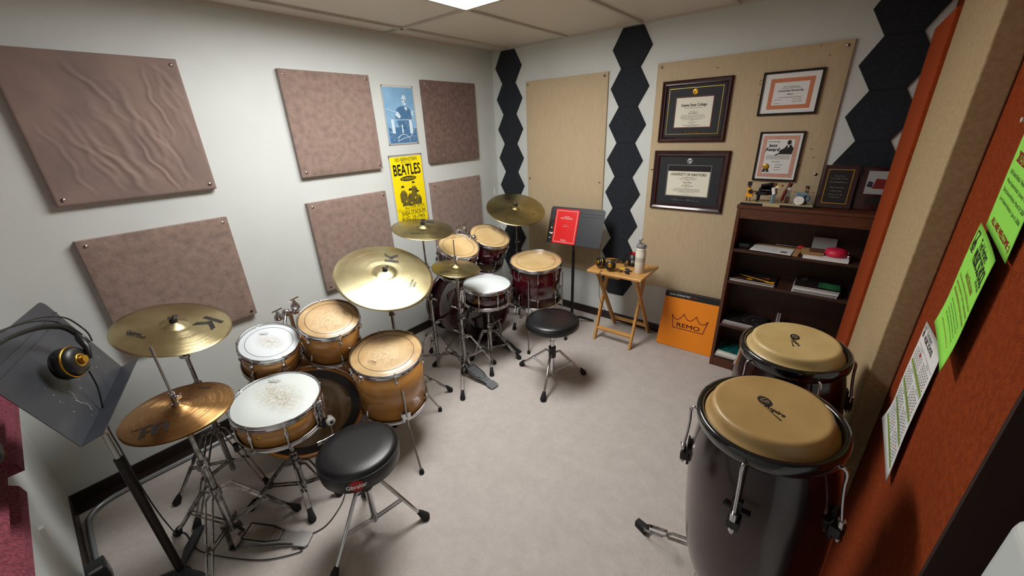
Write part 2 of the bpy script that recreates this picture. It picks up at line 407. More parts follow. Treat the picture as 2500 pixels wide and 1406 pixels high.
def corners(w, h, k='abcd', i=.028):
    d = dict(a=(i, i), b=(w-i, i), c=(w-i, h-i), d=(i, h-i)); return [d[q] for q in k]
T = .04
padded('sound_absorber', 'large wrinkled mauve brown fabric panel at upper left of wall', LW(-3.05, 1.472), .611, .627, T, SUEDE2, corners(.611, .627), .0062, 3)
padded('sound_absorber', 'mottled brown fabric panel on upper wall, left of the blue poster', LW(-1.962, 1.475), .6, .62, T, SUEDE, corners(.6, .62), seed=5)
padded('sound_absorber', 'dark brown fabric panel on upper wall between blue poster and corner', LW(-.892, 1.471), .597, .623, T, SUEDE3, corners(.597, .623), seed=6)
padded('sound_absorber', 'mottled brown fabric panel on lower wall, partly hidden by the ride cymbal', LW(-1.975, .685), .603, .625, T, SUEDE, corners(.603, .625), seed=7)
padded('sound_absorber', 'brown fabric panel on lower wall between yellow poster and corner', LW(-.914, .7), .605, .61, T, SUEDE, corners(.605, .61), seed=8)
padded('sound_absorber', 'mottled brown fabric panel behind the cymbal with the large letter K, lowest at left', LW(-3.048, .7), .611, .613, T, SUEDE, corners(.611, .613), seed=9)
padded('linen_panel', 'narrow tall tan linen board between two hexagon columns', BW(.394, .442), .792, 1.65, .022, LINEN, corners(.792, 1.65)+[(.03, .82), (.762, .82)], seed=11, group='tan linen boards on the back wall')
big = padded('linen_panel', 'wide tan linen board holding the four framed certificates', BW(1.565, .433), 1.08, 1.668, .022, LINEN, corners(1.08, 1.668, 'acd')+[(.03, .95), (1.05, .95)], seed=12, group='tan linen boards on the back wall')
a = MB(); a.use(BW(1.565, .433))
for u, v, k in ((.66, 1.5, 1), (.66, 1.48, 1), (.66, 1.42, 1), (.98, 1.6, 1), (.93, 1.655, 1), (1.02, 1.05, 1), (1.0, 1.1, 0), (.96, 1.0, 0), (.4, 1.6, 0)):
    a.mi = k; a.prism([(u-.008, v), (u, v+.003), (u+.008, v+.001), (u, v-.003)], .022, .0232)
a.build('torn_tape', [BROWNC, REDTXT], big, world=True)

# hexagon felt tiles
hexm = None
def hexes(cx, n, names, z0=2.2285, start=0):
    global hexm
    for k in range(start, n):
        z = z0-.2615*k; r = .1508
        if hexm is None:
            b = MB(); P = [(r*math.cos(PI/3*i), r*math.sin(PI/3*i)) for i in range(6)]
            b.prism(P, 0, .009); q = [(x*.97, y*.97) for x, y in P]
            b.prism([(x*.985, y*.985) for x, y in P], .009, .0115)
            o = b.build('hexagon_tile', HEXF, M=BW(cx, z, .0003)); hexm = o.data
        else:
            o = bpy.data.objects.new('hexagon_tile', hexm); COL.objects.link(o); o.matrix_world = BW(cx, z, .0003); ROOT[o.name] = o.matrix_world.copy()
        ords = ['topmost', 'second from the top', 'third from the top', 'fourth from the top', 'fifth from the top', 'sixth from the top', 'seventh from the top', 'lowest']
        tag(o, 'black felt hexagon tile, %s in the %s' % (ords[k], names), 'acoustic tile', 'black hexagon tiles on the back wall')
hexes(.1925, 8, 'column beside the room corner')
hexes(1.3577, 8, 'middle column beside the music stand')
hexes(2.8355, 5, 'column at right above the bookcase')

# right side: tan boxed column and far rust panel
a = MB(); a.box(2.921, -.86, 0, 2.998, -.36, 2.06); o = a.build('rust_panel', RUSTF); bevel(o, .004)
tag(o, 'narrow rust orange fabric panel edge beside the bookcase', 'acoustic panel')
a = MB(); a.box(2.936, -1.56, 0, 2.999, -.862, 2.34); o = a.build('tan_panel', TANF); bevel(o, .004)
tag(o, 'tall tan fabric covered board standing at the orange wall', 'acoustic panel')

# burgundy foam on the near wall
def foam(x0, x1, label):
    b = MB(); P = []; z0 = .735; n = 18
    P = [(0.001, z0), (.055, z0)]
    for i in range(n):
        a_ = z0+.03+i*.07; P += [(.05, a_), (.02, a_+.035)]
    P += [(.05, z0+.03+n*.07), (.001, z0+.03+n*.07)]
    vs = [(x, YN+y, z) for x in (x0, x1) for y, z in P]; k = len(P)
    fs = [tuple(range(k)), tuple(range(k, 2*k))[::-1]]+[(i, k+i, k+(i+1) % k, (i+1) % k) for i in range(k)]
    b.add(vs, fs, False); tag(b.build('acoustic_foam', FOAM), label, 'acoustic foam', 'burgundy foam tiles on the near wall')
foam(.22, .81, 'burgundy acoustic foam tile at far left, behind the headphones stand')
foam(.95, 1.56, 'burgundy wedge foam tile at the lower left edge, nearest the camera')
a = MB(); a.box(.755, YN, .42, .775, YN+.012, .475); tag(a.build('cable_clip', WHT), 'small white plastic clip stuck low on the near wall', 'clip')
a = MB(); a.box(0, -.075, 1.085, .006, -.055, 1.16); bevel(tag(a.build('wall_plate', WHT), 'narrow white plate on the left wall right at the corner', 'plate'), .002, 1)
b_ = thing('clamp', 'dark metal clamp with a label beside the steel pipe', 'clamp', (.72, -3.43, 0))
a = MB(); a.box(.66, -3.46, .06, .74, -3.40, .15); bevel(a.build('clamp_body', BLKMETAL, b_, world=True), .004)
a = MB(); a.box(.72, -3.45, .15, .735, -3.41, .152); a.box(.675, -3.4, .09, .725, -3.398, .12); a.build('clamp_label', PAPERG, b_, world=True)
a = MB(); a.tube([(.70, -3.43, .0), (.70, -3.43, .07)], .009); a.build('clamp_rod', STEEL, b_, world=True)
# white bin past the end of the orange wall
o = MB(); o.box(3.018, -2.78, 0, 3.36, -2.372, 1.185); o_ = o.build('white_bin', WHITEB); bevel(o_, .03, 5); tag(o_, 'rounded white container half seen past the end of the orange wall', 'bin')

# ------------------------------------------------------------------ posters and papers
def sheet(name, label, M, w, h, mt, cat='poster', group=None, bend=None, edge=None, em=None, mats=None):
    th = thing(name, label, cat, M=M, group=group)
    b = MB(); n = 14; vs = []; fs = []; t = .0006
    f = bend or (lambda u, v: (u, v, .002))
    for s_ in (0, 1):
        for i in range(n+1):
            for j in range(n+1):
                x, y, z = f(w*i/n, h*j/n); vs.append((x, y, z+(t if s_ else 0)))
    k = (n+1)**2
    for i in range(n):
        for j in range(n):
            q = (i*(n+1)+j, (i+1)*(n+1)+j, (i+1)*(n+1)+j+1, i*(n+1)+j+1); fs.append(tuple(x+k for x in q)); fs.append(q[::-1])
    for i in range(n):
        for a_, c_ in ((i*(n+1), (i+1)*(n+1)), (i*(n+1)+n, (i+1)*(n+1)+n), (i, i+1), (n*(n+1)+i, n*(n+1)+i+1)): fs.append((a_, c_, c_+k, a_+k))
    b.add(vs, fs, True); b.build('sheet', mt, th); return th
# blue drummer poster
W_, H_ = .29, .418; Mx = LW(-1.256, 1.629)
p = sheet('blue_poster', 'blue and white poster of a drummer, pinned above the yellow poster', Mx, W_, H_, PAPER)
b = MB(); z = .003
b.mi = 0; b.flat([(.008, .012), (W_-.008, .012), (W_-.008, H_-.014), (.008, H_-.014)], z)
z = .0034; b.mi = 1
b.flat([(.09, .20), (.115, .26), (.15, .275), (.21, .275), (.24, .25), (.25, .17), (.23, .12), (.12, .12)], z)      # dark jumper
b.flat([(.02, .015), (.28, .015), (.28, .12), (.02, .13)], z)
z = .0038; b.mi = 2
b.flat([(.191+.021*math.cos(2*PI*i/20)*(1+.12*math.sin(3*i)), .318+.036*math.sin(2*PI*i/20)) for i in range(20)], z)   # head
b.mi = 1; b.flat([(.172, .322), (.184, .326), (.186, .318), (.174, .315)], z+.0003); b.flat([(.176, .303), (.188, .306), (.186, .298)], z+.0003); b.flat([(.20, .335), (.209, .31), (.203, .292), (.197, .31)], z+.0003); b.mi = 2
b.flat([(.185, .262), (.2, .275), (.215, .262), (.205, .243)], z)
b.flat([(.095, .215), (.11, .24), (.125, .235), (.145, .205), (.13, .19), (.11, .2)], z); b.flat([(.245, .23), (.258, .245), (.265, .215), (.252, .205)], z)
for x, y, ww, hh in ((.05, .085, .028, .1), (.215, .08, .03, .1), (.14, .085, .012, .06)): b.flat([(x, y), (x+ww, y), (x+ww*.9, y+hh), (x, y+hh)], z)
for x0, y0, x1, y1 in ((.02, .26, .1, .235), (.24, .25, .285, .235), (.03, .13, .05, .12), (.1, .18, .24, .18), (.085, .05, .13, .075), (.2, .05, .235, .075), (.09, .03, .2, .06), (.24, .1, .28, .13), (.03, .1, .045, .09)):
    d = V3((x1-x0, y1-y0, 0)).normalized()*.0018; b.flat([(x0-d.y, y0+d.x), (x0+d.y, y0-d.x), (x1+d.y, y1-d.x), (x1-d.y, y1+d.x)], z)
rr = random.Random(4)
for _ in range(150):
    x = rr.uniform(.025, .275); y = rr.uniform(.03, .2); q = rr.uniform(.0006, .0032); b.flat([(x-q, y), (x, y-q), (x+q, y), (x, y+q)], z)
for k in range(24):
    t = PI*k/24; t2 = PI*(k+1)/24; b.flat([(.15+.055*math.cos(t), .02+.055*math.sin(t)), (.15+.058*math.cos(t), .02+.058*math.sin(t)), (.15+.058*math.cos(t2), .02+.058*math.sin(t2)), (.15+.055*math.cos(t2), .02+.055*math.sin(t2))], z)
b.build('printed_picture', [BLUEP, BLUED, BLUEL], p)
def pins(p, W_, H_):
    for u, v in ((.006, .006), (W_-.006, .006), (.006, H_-.006), (W_-.006, H_-.006)):
        s = MB(); s.use(Matrix.Translation((u, v, .003))); s.lathe([(0, .004), (.003, .004), (.004, 0)], 10); s.build('pin', STEEL, p)
pins(p, W_, H_)
# yellow concert poster
W_, H_ = .325, .56; Mx = LW(-1.282, .998)
p = sheet('yellow_poster', 'yellow concert poster with bold black lettering, below the blue poster', Mx, W_, H_, PAPER)
b = MB(); b.mi = 0; b.flat([(.01, .01), (W_-.01, .01), (W_-.01, H_-.016), (.01, H_-.016)], .003)
b.mi = 1; z = .0034; cx = W_/2
b.text('SID BERNSTEIN', cx, .522, z, .21, .026, .01); b.text('PRESENTS THE', cx, .498, z, .10, .009)
b.text('BEATLES', cx, .445, z, .262, .082, .03)
b.flat([(cx+.08*math.cos(2*PI*i/32), .374+.02*math.sin(2*PI*i/32)) for i in range(32)], z)
b.text('ALL STAR SHOW', cx+.03, .143, z, .205, .024, .008); b.text('PLUS', .035, .137, z, .03, .008)
b.flat([(.02, .121), (W_-.02, .121), (W_-.02, .1235), (.02, .1235)], z)
b.text('SHEA STADIUM', cx+.01, .098, z, .24, .034, .012); b.text('AUG. 15-1965', cx, .057, z, .24, .031, .012)
b.text('7:30 P.M.', W_-.035, .085, z, .035, .007)
b.greek(.02, W_-.02, .033, z, .006); b.greek(.02, W_-.02, .023, z, .006)
b.mi = 0; b.text('IN PERSON', cx, .374, .0038, .125, .02, .015)
rr = random.Random(2)
for (x, y, s_) in ((.095, .285, 1.), (.165, .255, 1.05), (.205, .31, .95), (.24, .235, .85)):      # four seated and standing figures in suits
    b.mi = 2; b.flat([(x-.032*s_, y-.095*s_), (x+.03*s_, y-.095*s_), (x+.036*s_, y-.03), (x+.012, y+.002), (x-.012, y+.002), (x-.036*s_, y-.03)], .0036+s_*.0001)
    b.mi = 0; b.flat([(x+.0135*s_*math.cos(2*PI*i/14), y+.016+.019*s_*math.sin(2*PI*i/14)) for i in range(14)], .0040)
    b.mi = 1; b.flat([(x+.017*s_*math.cos(PI*i/10), y+.022+.017*s_*math.sin(PI*i/10)) for i in range(11)], .0042)
    b.flat([(x-.006, y+.01), (x-.003, y+.01), (x-.003, y+.013), (x-.006, y+.013)], .0042); b.flat([(x+.003, y+.01), (x+.006, y+.01), (x+.006, y+.013), (x+.003, y+.013)], .0042)
    b.mi = 0; b.flat([(x-.004, y), (x+.004, y), (x, y-.03)], .0040); b.mi = 1; b.flat([(x-.0015, y), (x+.0015, y), (x, y-.028)], .0042)
b.mi = 2; b.flat([(.07, .16), (.27, .16), (.265, .2), (.08, .2)], .0036)
for k in range(90):
    x = rr.uniform(.07, .27); y = rr.uniform(.165, .30); q = rr.uniform(.001, .005)
    if any(abs(x-a_) < .032 and y < c_-.01 for a_, c_ in ((.095, .285), (.165, .255), (.205, .31), (.24, .235))): b.mi = 1; b.flat([(x-q, y-q*2), (x+q*.5, y-q*2.4), (x+q, y+q*2), (x-q*.2, y+q*1.6)], .00405)
b.mi = 0; b.flat([(.10, .19), (.115, .205), (.12, .19)], .004); b.flat([(.15, .178), (.17, .185), (.168, .172)], .004)
b.build('printed_picture', [YELLOWP, POSTBLK, POSTGRY], p); pins(p, W_, H_)

# school notices on the orange wall (local x runs towards the camera)
def note_logo(b, x, y, s, k=1, w=0):
    z = lambda q: q
    b.mi = k; b.flat([(x, y), (x+.55*s, y), (x+.62*s, y+.06*s), (x+.06*s, y+.06*s), (x+.06*s, y+.93*s), (x+.6*s, y+.93*s), (x+.6*s, y+s), (x, y+s)], .0)
    n = 20
    b.add([(x+(.36+.24*math.cos(2*PI*i/n)*r)*s, y+(.34+.26*math.sin(2*PI*i/n)*r)*s, 0) for r in (1, .72) for i in range(n)], [(i, (i+1) % n, n+(i+1) % n, n+i) for i in range(n)], False)
    b.flat([(x+.14*s, y+.3*s), (x+.24*s, y+.3*s), (x+.62*s, y+.98*s), (x+.5*s, y+.98*s)], 0)
    b.flat([(x+.28*s, y+.15*s), (x+.36*s, y+.15*s), (x+.46*s, y+.5*s), (x+.38*s, y+.5*s)], 0)
class Bent(MB):
    def __init__(s, f, off): super().__init__(); s.fx = f; s.off = off
    def add(s, vs, fs, smooth=None):
        out = []
        for q in vs:
            q = tuple(q); x, y, z = s.fx(q[0], q[1]); out.append((x, y, z+.0006+s.off+q[2]))
        return super().add(out, fs, smooth)
w0, h0 = .216, .279
def g1(u, v):
    return (u, v-.14*u, .010+.003*math.sin(v*11)+.008*max(0, (.1-v)/.1)**2+.008*(u/w0)**2)
pg = sheet('green_notice', 'lower lime green notice with black music school heading on orange wall', RW(-1.818, 1.236, XR-.002), w0, .252, GREENP, 'notice', 'lime green notices on the orange wall', bend=g1)
b = Bent(g1, .0006); note_logo(b, .012, .195, .046)
b.mi = 1; b.text('Ted Herbert', .112, .230, 0, .095, .018, .02); b.text('MUSIC SCHOOL', .132, .203, 0, .140, .030, .03); b.text('& Rentals', .176, .182, 0, .048, .010, .01)
b.mi = 2; b.text('Lesson Rate Increase', .115, .162, 0, .10, .012, .01); b.flat([(.065, .1535), (.165, .1535), (.165, .155), (.065, .155)], 0)
for i, s_ in enumerate(('The lesson rate will increase to $32.00 per half hour', 'lesson starting March 1, 2026. The additional $2.00', 'will be divided between the teachers and the school.')):
    b.text(s_, .112, .138-i*.016, 0, .185, .0095, .008)
b.mi = 1
for i in range(4): b.greek(.03, .19, .086-i*.011, 0, .005)
b.mi = 2; b.greek(.03, .18, .034, 0, .005)
b.build('lettering', [GREENP, PRINT, REDTXT], pg)
def g2(u, v): return (u, v-.13*u, .003+.004*(u/w0)+.002*math.sin(v*9))
pg = sheet('green_notice', 'upper lime green recital notice cut off by the right edge', RW(-1.822, 1.484, XR-.002), w0, h0, GREENP, 'notice', 'lime green notices on the orange wall', bend=g2)
b = Bent(g2, .0006); note_logo(b, .012, .20, .05)
b.mi = 1; b.text('Ted Herbert', .115, .246, 0, .09, .018, .02); b.text('MUSIC SCHOOL', .132, .216, 0, .140, .030, .03)
b.mi = 2; b.text('2025/26 RECITALS', .108, .153, 0, .16, .020, .03); b.text('ALL ARE WELCOME :)', .118, .022, 0, .175, .018, .03)
b.mi = 1
for i, s_ in enumerate(('Fall Student Recital - November 16, 2025', 'Winter Student Recital - January 11, 2026', 'Spring Student Recital - March 29, 2026', 'June Student Recital - June 6, 2026')):
    b.text(s_, .112, .122-i*.018, 0, .18, .010, .008)
b.build('lettering', [GREENP, PRINT, REDP], pg)
w1, h1 = .212, .326
def g3(u, v):
    q = 1-v/h1; low = max(0, (.09-v)/.09)
    return (u*1.16+.035*q, v+.10*u*(1-2.9*q), .003+.004*(u/w1)**2+.014*low*low*(1-.8*u/w1)+.003*math.sin(v*14))
pg = sheet('calendar_sheet', 'white school calendar sheet with green bands, curling off the orange wall', RW(-1.662, .850, XR-.002), w1, h1, PAPER, 'notice', bend=g3)
b = Bent(g3, .0006); note_logo(b, .012, .288, .028)
b.mi = 1; b.text('Ted Herbert', .080, .309, 0, .065, .010, .015); b.text('MUSIC SCHOOL', .096, .294, 0, .108, .014, .03)
for r in range(4):
    y1 = .271-r*.062
    for cc in range(2):
        x0 = .014+cc*.097
        b.mi = 3; b.flat([(x0, y1), (x0+.09, y1), (x0+.09, y1-.0012), (x0, y1-.0012)], 0)
        b.mi = 1; b.greek(x0+.03, x0+.06, y1-.006, 0, .004)
        for i in range(5):
            for j in range(7):
                xx = x0+.006+j*.0122; yy = y1-.0145-i*.0078
                b.mi = 1 if (i+j+r) % 9 else 4; b.flat([(xx-.0014, yy-.002), (xx+.0014, yy-.002), (xx+.0014, yy+.002), (xx-.0014, yy+.002)], 0)
        for j in range(8):
            b.mi = 3; xx = x0+j*.0125; b.flat([(xx, y1-.01), (xx+.0005, y1-.01), (xx+.0005, y1-.05), (xx, y1-.05)], 0)
    b.mi = 2; b.flat([(.014, y1-.0505), (.2, y1-.0505), (.2, y1-.0585), (.014, y1-.0585)], 0)
b.mi = 4; b.flat([(.062, .250), (.073, .250), (.073, .259), (.062, .259)], .0002)
b.build('lettering', [PAPER, PRINT, GREENBAND, PAPERG, REDP], pg)
a = MB(); a.tube([(2.998, -1.80, 1.70), (2.985, -1.80, 1.70)], [.002, .005]); tag(a.build('push_pin', WHT), 'small pale push pin in the orange wall above the green notices', 'pin')

# ------------------------------------------------------------------ framed certificates
def framed(label, x, z, w, h, fw, fm, depth=.022, y=-.0225):
    th = thing('framed_certificate', label, 'picture frame', M=BW(x, z, y), group='framed certificates on the wide linen board')
    b = MB(); b.smooth = False
    prof = [(0, 0), (0, depth*.7), (fw*.25, depth), (fw*.6, depth*.75), (fw*.8, depth*.8), (fw, depth*.45), (fw, 0)]
    rings = []
    for d, zz in prof: rings.append([(d, d, zz), (w-d, d, zz), (w-d, h-d, zz), (d, h-d, zz)])
    vs = [q for r in rings for q in r]; fs = []
    for i in range(len(prof)-1):
        for j in range(4): fs.append((i*4+j, i*4+(j+1) % 4, (i+1)*4+(j+1) % 4, (i+1)*4+j))
    b.add(vs, fs, False); b.build('frame_moulding', fm, th)
    b = MB(); b.box(fw, fw, 0, w-fw, h-fw, depth*.3); return th, depth*.3
def rect(b, x0, y0, x1, y1, z): b.flat([(x0, y0), (x1, y0), (x1, y1), (x0, y1)], z)
def border(b, x0, y0, x1, y1, t, z):
    rect(b, x0, y0, x1, y0+t, z); rect(b, x0, y1-t, x1, y1, z); rect(b, x0, y0+t, x0+t, y1-t, z); rect(b, x1-t, y0+t, x1, y1-t, z)
# 1 top left
w, h = .450, .400
th, zz = framed('cherry framed college diploma with gold seal and gold inner line, top left', 1.622, 1.579, w, h, .034, FRAMEW)
b = MB(); b.box(.034, .034, 0, w-.034, h-.034, zz); b.build('mat_board', MATBLK, th)
b = MB(); b.box(.105, .098, zz, .345, .288, zz+.001); b.build('certificate', CREAM, th)
b = MB(); z = zz+.0014; b.mi = 0; border(b, .05, .052, w-.05, h-.05, .0028, z); b.mi = 2; border(b, .099, .092, .351, .294, .003, z)
b.mi = 3; b.text('Keene State College', .225, .238, zz+.002, .165, .024, .02); b.text('Jon A. Rines, II', .225, .187, zz+.002, .06, .011, .01)
for yy, ww in ((.222, .13), (.2, .05), (.175, .17), (.166, .18), (.157, .18), (.148, .15), (.139, .03), (.13, .06), (.121, .03), (.112, .14), (.105, .09)): b.greek(.225-ww/2, .225+ww/2, yy, zz+.002, .0042)
b.mi = 0; b.text('Keene State College', .225, .064, z, .12, .017, .02); b.build('lettering', [GOLDT, GOLDT, MAROONP, PRINT], th)
b = MB(); b.use(Matrix.Translation((.225, .322, zz))); b.smooth = False; b.lathe([(0, .003), (.007, .003), (.0075, .004), (.012, .004), (.0125, .0028), (.0165, .0028), (.0195, .002), (.0195, 0)], 20); b.build('seal', GOLDM, th)
# 2 bottom left
w, h = .517, .428
th, zz = framed('dark cherry framed university diploma with silver seal, bottom left', 1.611, 1.092, w, h, .042, FRAMEW)
b = MB(); b.box(.042, .042, 0, w-.042, h-.042, zz); b.build('mat_board', MATBLK, th)
b = MB(); b.box(.112, .108, zz, .405, .322, zz+.001); b.box(.042, .398-.012, 0, w-.042, .388, zz+.002); b.build('certificate', CREAM, th)
b = MB(); z = zz+.0014; b.mi = 0; border(b, .106, .102, .411, .328, .003, z); b.mi = 3; rect(b, .112, .284, .405, .322, zz+.0013)
b.mi = 1; b.text('UNIVERSITY OF HARTFORD', .258, .262, zz+.002, .25, .019, .012)
b.mi = 2; b.text('Master of Music', .258, .205, zz+.002, .06, .008, .01); b.text('Jon Adam Rines, II', .258, .180, zz+.002, .08, .009, .01)
for yy, ww in ((.243, .09), (.235, .15), (.227, .12), (.219, .03), (.193, .04), (.167, .04), (.158, .2), (.15, .21), (.142, .22), (.134, .12), (.118, .06)): b.greek(.258-ww/2, .258+ww/2, yy, zz+.002, .0042)
b.mi = 0; b.text('UNIVERSITY OF HARTFORD', .258, .080, z, .2, .011, .02); rect(b, .158, .071, .358, .0722, z); b.text('THE HARTT SCHOOL', .258, .063, z, .10, .006, .01); b.build('lettering', [SILVERT, GOLDT, PRINT, RINGBLK], th)
b = MB(); b.use(Matrix.Translation((.258, .355, zz))); b.smooth = False; b.lathe([(0, .003), (.008, .003), (.0085, .004), (.014, .004), (.0145, .0028), (.018, .0028), (.021, .002), (.021, 0)], 20); b.build('seal', SILVERT, th)
# 3 top right
w, h = .306, .245
th, zz = framed('black framed certificate with broad peach border, top right', 2.238, 1.730, w, h, .013, FRAMEB, .018)
b = MB(); b.box(.013, .013, 0, w-.013, h-.013, zz); b.build('certificate', PAPER, th)
b = MB(); z = zz+.001; b.mi = 0; border(b, .045, .035, w-.04, h-.04, .022, z); b.mi = 1
b.text('Outstanding Musicianship', .155, .135, z, .13, .014, .01); b.text('Award', .155, .117, z, .03, .009, .01)
for yy, a_, c_ in ((.158, .11, .2), (.15, .1, .21), (.1, .09, .225), (.088, .08, .12), (.088, .17, .225), (.075, .17, .225), (.068, .08, .11)): b.greek(a_, c_, yy, z, .0045)
b.build('lettering', [PEACH, PRINT], th)
# 4 bottom right
w, h = .240, .300
th, zz = framed('black framed jazz award with scalloped pink border and gold rosette', 2.279, 1.335, w, h, .011, FRAMEB, .018)
b = MB(); b.box(.011, .011, 0, w-.011, h-.011, zz); b.build('certificate', PAPER, th)
b = MB(); z = zz+.001; b.mi = 0; border(b, .024, .024, w-.024, h-.024, .022, z)
b.mi = 1; b.text('Louis Armstrong', .083, .240, z, .065, .009, .01, shear=.2); b.text('Jazz', .083, .216, z, .045, .022, .03); b.text('Award', .083, .194, z, .075, .022, .03)
for yy in (.158, .151, .144, .137): b.greek(.05, .19, yy, z, .004)
for yy, a_, c_ in ((.12, .09, .14), (.1, .11, .16), (.085, .11, .15), (.07, .11, .15)): b.greek(a_, c_, yy, z, .005)
b.mi = 2   # seated trumpeter in a suit
b.flat([(.12, .165), (.19, .165), (.195, .2), (.178, .222), (.16, .225), (.145, .2), (.125, .19)], z)
b.flat([(.167+.011*math.cos(2*PI*i/14), .236+.014*math.sin(2*PI*i/14)) for i in range(14)], z+.0003)
b.mi = 3; b.flat([(.16, .222), (.172, .222), (.165, .2)], z+.0004); b.mi = 2; b.flat([(.1, .16), (.105, .156), (.15, .183), (.146, .188)], z+.0005)
b.build('lettering', [PINKB, PRINT, RINGBLK, WHITEP], th)
b = MB(); b.use(Matrix.Translation((.066, .088, zz))); b.lathe([(0, .004), (.008, .004), (.014, .003), (.018, .002), (.0185, 0)], 22)
b.mi = 1; b.prism([(-.014, -.012), (-.02, -.036), (-.012, -.03), (-.006, -.038), (0, -.014)], .0005, .002); b.prism([(.014, -.012), (.02, -.036), (.012, -.03), (.006, -.038), (0, -.014)], .0005, .002)
b.build('rosette', [GOLDM, NAVY], th)

# ------------------------------------------------------------------ drums
def logo_crown(b, x, y, s, z, rot=0, mi=0, word='REMO', ext=0.):
    """outlined crown badge with the word inside"""
    b.mi = mi; old = b.M.copy(); b.M = old @ Matrix.Translation((x, y, z)) @ Matrix.Rotation(rot, 4, 'Z')
    top = []
    for (xa, ya, xb, yb, dd) in ((.5, .22, .17, .30, .16), (.17, .30, -.17, .30, .17), (-.17, .30, -.5, .22, .16)):
        for k in range(6): u_ = k/6; top.append((xa+(xb-xa)*u_, ya+(yb-ya)*u_-dd*4*u_*(1-u_)*(1-.0*u_)))
    P = [(-.42, -.16), (.42, -.16)]+top+[(-.5, .22)]
    P = [(px*s, py*s) for px, py in P]; n = len(P); t = .011*s
    for i in range(n):
        a_ = V3((*P[i], 0)); c_ = V3((*P[(i+1) % n], 0)); d = (c_-a_).normalized(); q = V3((-d.y, d.x, 0))*t
        b.flat([tuple((a_-q-d*t).xy), tuple((c_-q+d*t).xy), tuple((c_+q+d*t).xy), tuple((a_+q-d*t).xy)], 0)
    b.text(word, 0, -.05*s, 0, .64*s, .12*s, .02); b.M = old
def drum(name, label, cat, c, tilt, R, depth, shell, head, nl=6, spin=0., lug='short', ring=False, logo=None, badge=None, group=None, hoopm=None, bothead=None, strainer=None, smears=None, M=None):
    M = M or nframe(c, tilt, spin); th = thing(name, label, cat, M=M, group=group)
    rs = R-.012
    b = MB(); b.lathe([(rs, -.014), (rs, -depth+.014), (rs-.007, -depth+.014), (rs-.007, -.014)], 64, closed=True); b.build('shell', shell, th)
    b = MB(); zt = -.006; k = 0
    b.mi = 0; b.lathe([(0, zt), (R*.5, zt), (rs-.001, zt), (rs+.003, zt-.004), (rs+.004, -.016)], 64)
    if ring: b.mi = 1; b.ring(R*.735, R*.748, zt+.0006)
    if logo: logo_crown(b, logo[0], logo[1], logo[2], zt+.0008, logo[3], 1)
    b.build('batter_head', [head, RINGBLK], th)
    b = MB(); b.lathe([(0, -depth+.006), (rs-.001, -depth+.006), (rs+.003, -depth+.012)], 48); b.build('resonant_head', bothead or CLEARHEAD2, th)
    for z0, s_ in ((0, 1), (-depth, -1)):
        b = MB(); b.lathe([(rs+.004, z0), (rs+.007, z0+s_*.001), (R-.002, z0-s_*.001), (rs+.007, z0-s_*.005), (rs+.007, z0-s_*.020), (R, z0-s_*.022), (R, z0-s_*.025), (rs+.003, z0-s_*.025), (rs+.004, z0-s_*.004)], 72, closed=True)
        b.build('hoop', hoopm or CHROME, th)
    for i in range(nl):
        t = 2*PI*(i+.5)/nl; ca, sa = math.cos(t), math.sin(t)
        def P(r, z, o=0.): return (r*ca-o*sa, r*sa+o*ca, z)
        b = MB(); rr = R-.003
        spans = [(0, -1)] if lug != 'tube' else []
        for z0, s_ in ((0, -1), (-depth, 1)):
            if lug != 'tube': b = MB()
            b.cyl(P(rr, z0+s_*-.002), P(rr, z0+s_*.006), .0048, n=8)     # bolt head
            b.bar(P(rr-.003, z0+s_*.004), P(rr-.003, z0+s_*.022), .012, .010, (ca, sa, 0))
            if lug == 'tube':
                b.cyl(P(rr-.002, z0+s_*.02), P(rr-.002, -depth/2), .0042, n=8)
            else:
                ll = {'short': .045, 'long': .085}[lug]
                b.cyl(P(rr-.001, z0+s_*.02), P(rr-.001, z0+s_*ll), .0028, n=8)
                b.tube([P(rs+.004, z0+s_*(ll-.004)), P(rs+.007, z0+s_*(ll+.004)), P(rs+.009, z0+s_*(ll+.014)), P(rs+.004, z0+s_*(ll+.03)), P(rs, z0+s_*(ll+.038))], [.006, .0085, .0085, .005, .002], 10)
                b.build('lug', CHROME, th)
        if lug == 'tube': b.tube([P(rs+.002, -depth*.35), P(rs+.006, -depth*.4), P(rs+.007, -depth*.5), P(rs+.006, -depth*.6), P(rs+.002, -depth*.65)], [.006, .009, .0075, .009, .006], 10); b.build('lug', CHROME, th)
    if badge is not None:
        t = badge[0]; b = MB(); ca, sa = math.cos(t), math.sin(t); r = rs+.0015
        b.use(Matrix(((-sa, 0, ca, r*ca), (ca, 0, sa, r*sa), (0, 1, 0, -depth*badge[1]), (0, 0, 0, 1))))
        if badge[2] == 'round': b.lathe([(0, .001), (.009, .001), (.011, -.001)], 16)
        else: b.prism([(-.024, -.016), (.024, -.016), (.024, .012), (.012, .016), (-.012, .016), (-.024, .012)], -.002, .001); b.mi = 1; b.text('YAMAHA', 0, -.004, .0014, .036, .006, .02); b.flat([(-.004, .003), (.004, .003), (0, .012)], .0014)
        b.build('badge', [GOLDM, PRINT], th)
    if smears:
        b = MB(); rr = random.Random(5)
        for _ in range(smears):
            a_ = rr.uniform(0, 6.28); q = R*.55*math.sqrt(rr.random()); l = rr.uniform(.003, .012); d = rr.uniform(-.4, .9); x = q*math.cos(a_); y = q*math.sin(a_); tt = .0005
            b.flat([(x, y), (x+l*math.cos(d), y+l*math.sin(d)), (x+l*math.cos(d)-tt, y+l*math.sin(d)+tt), (x-tt, y+tt)], zt+.0007)
        b.build('stick_marks', CREAM, th)
    return th
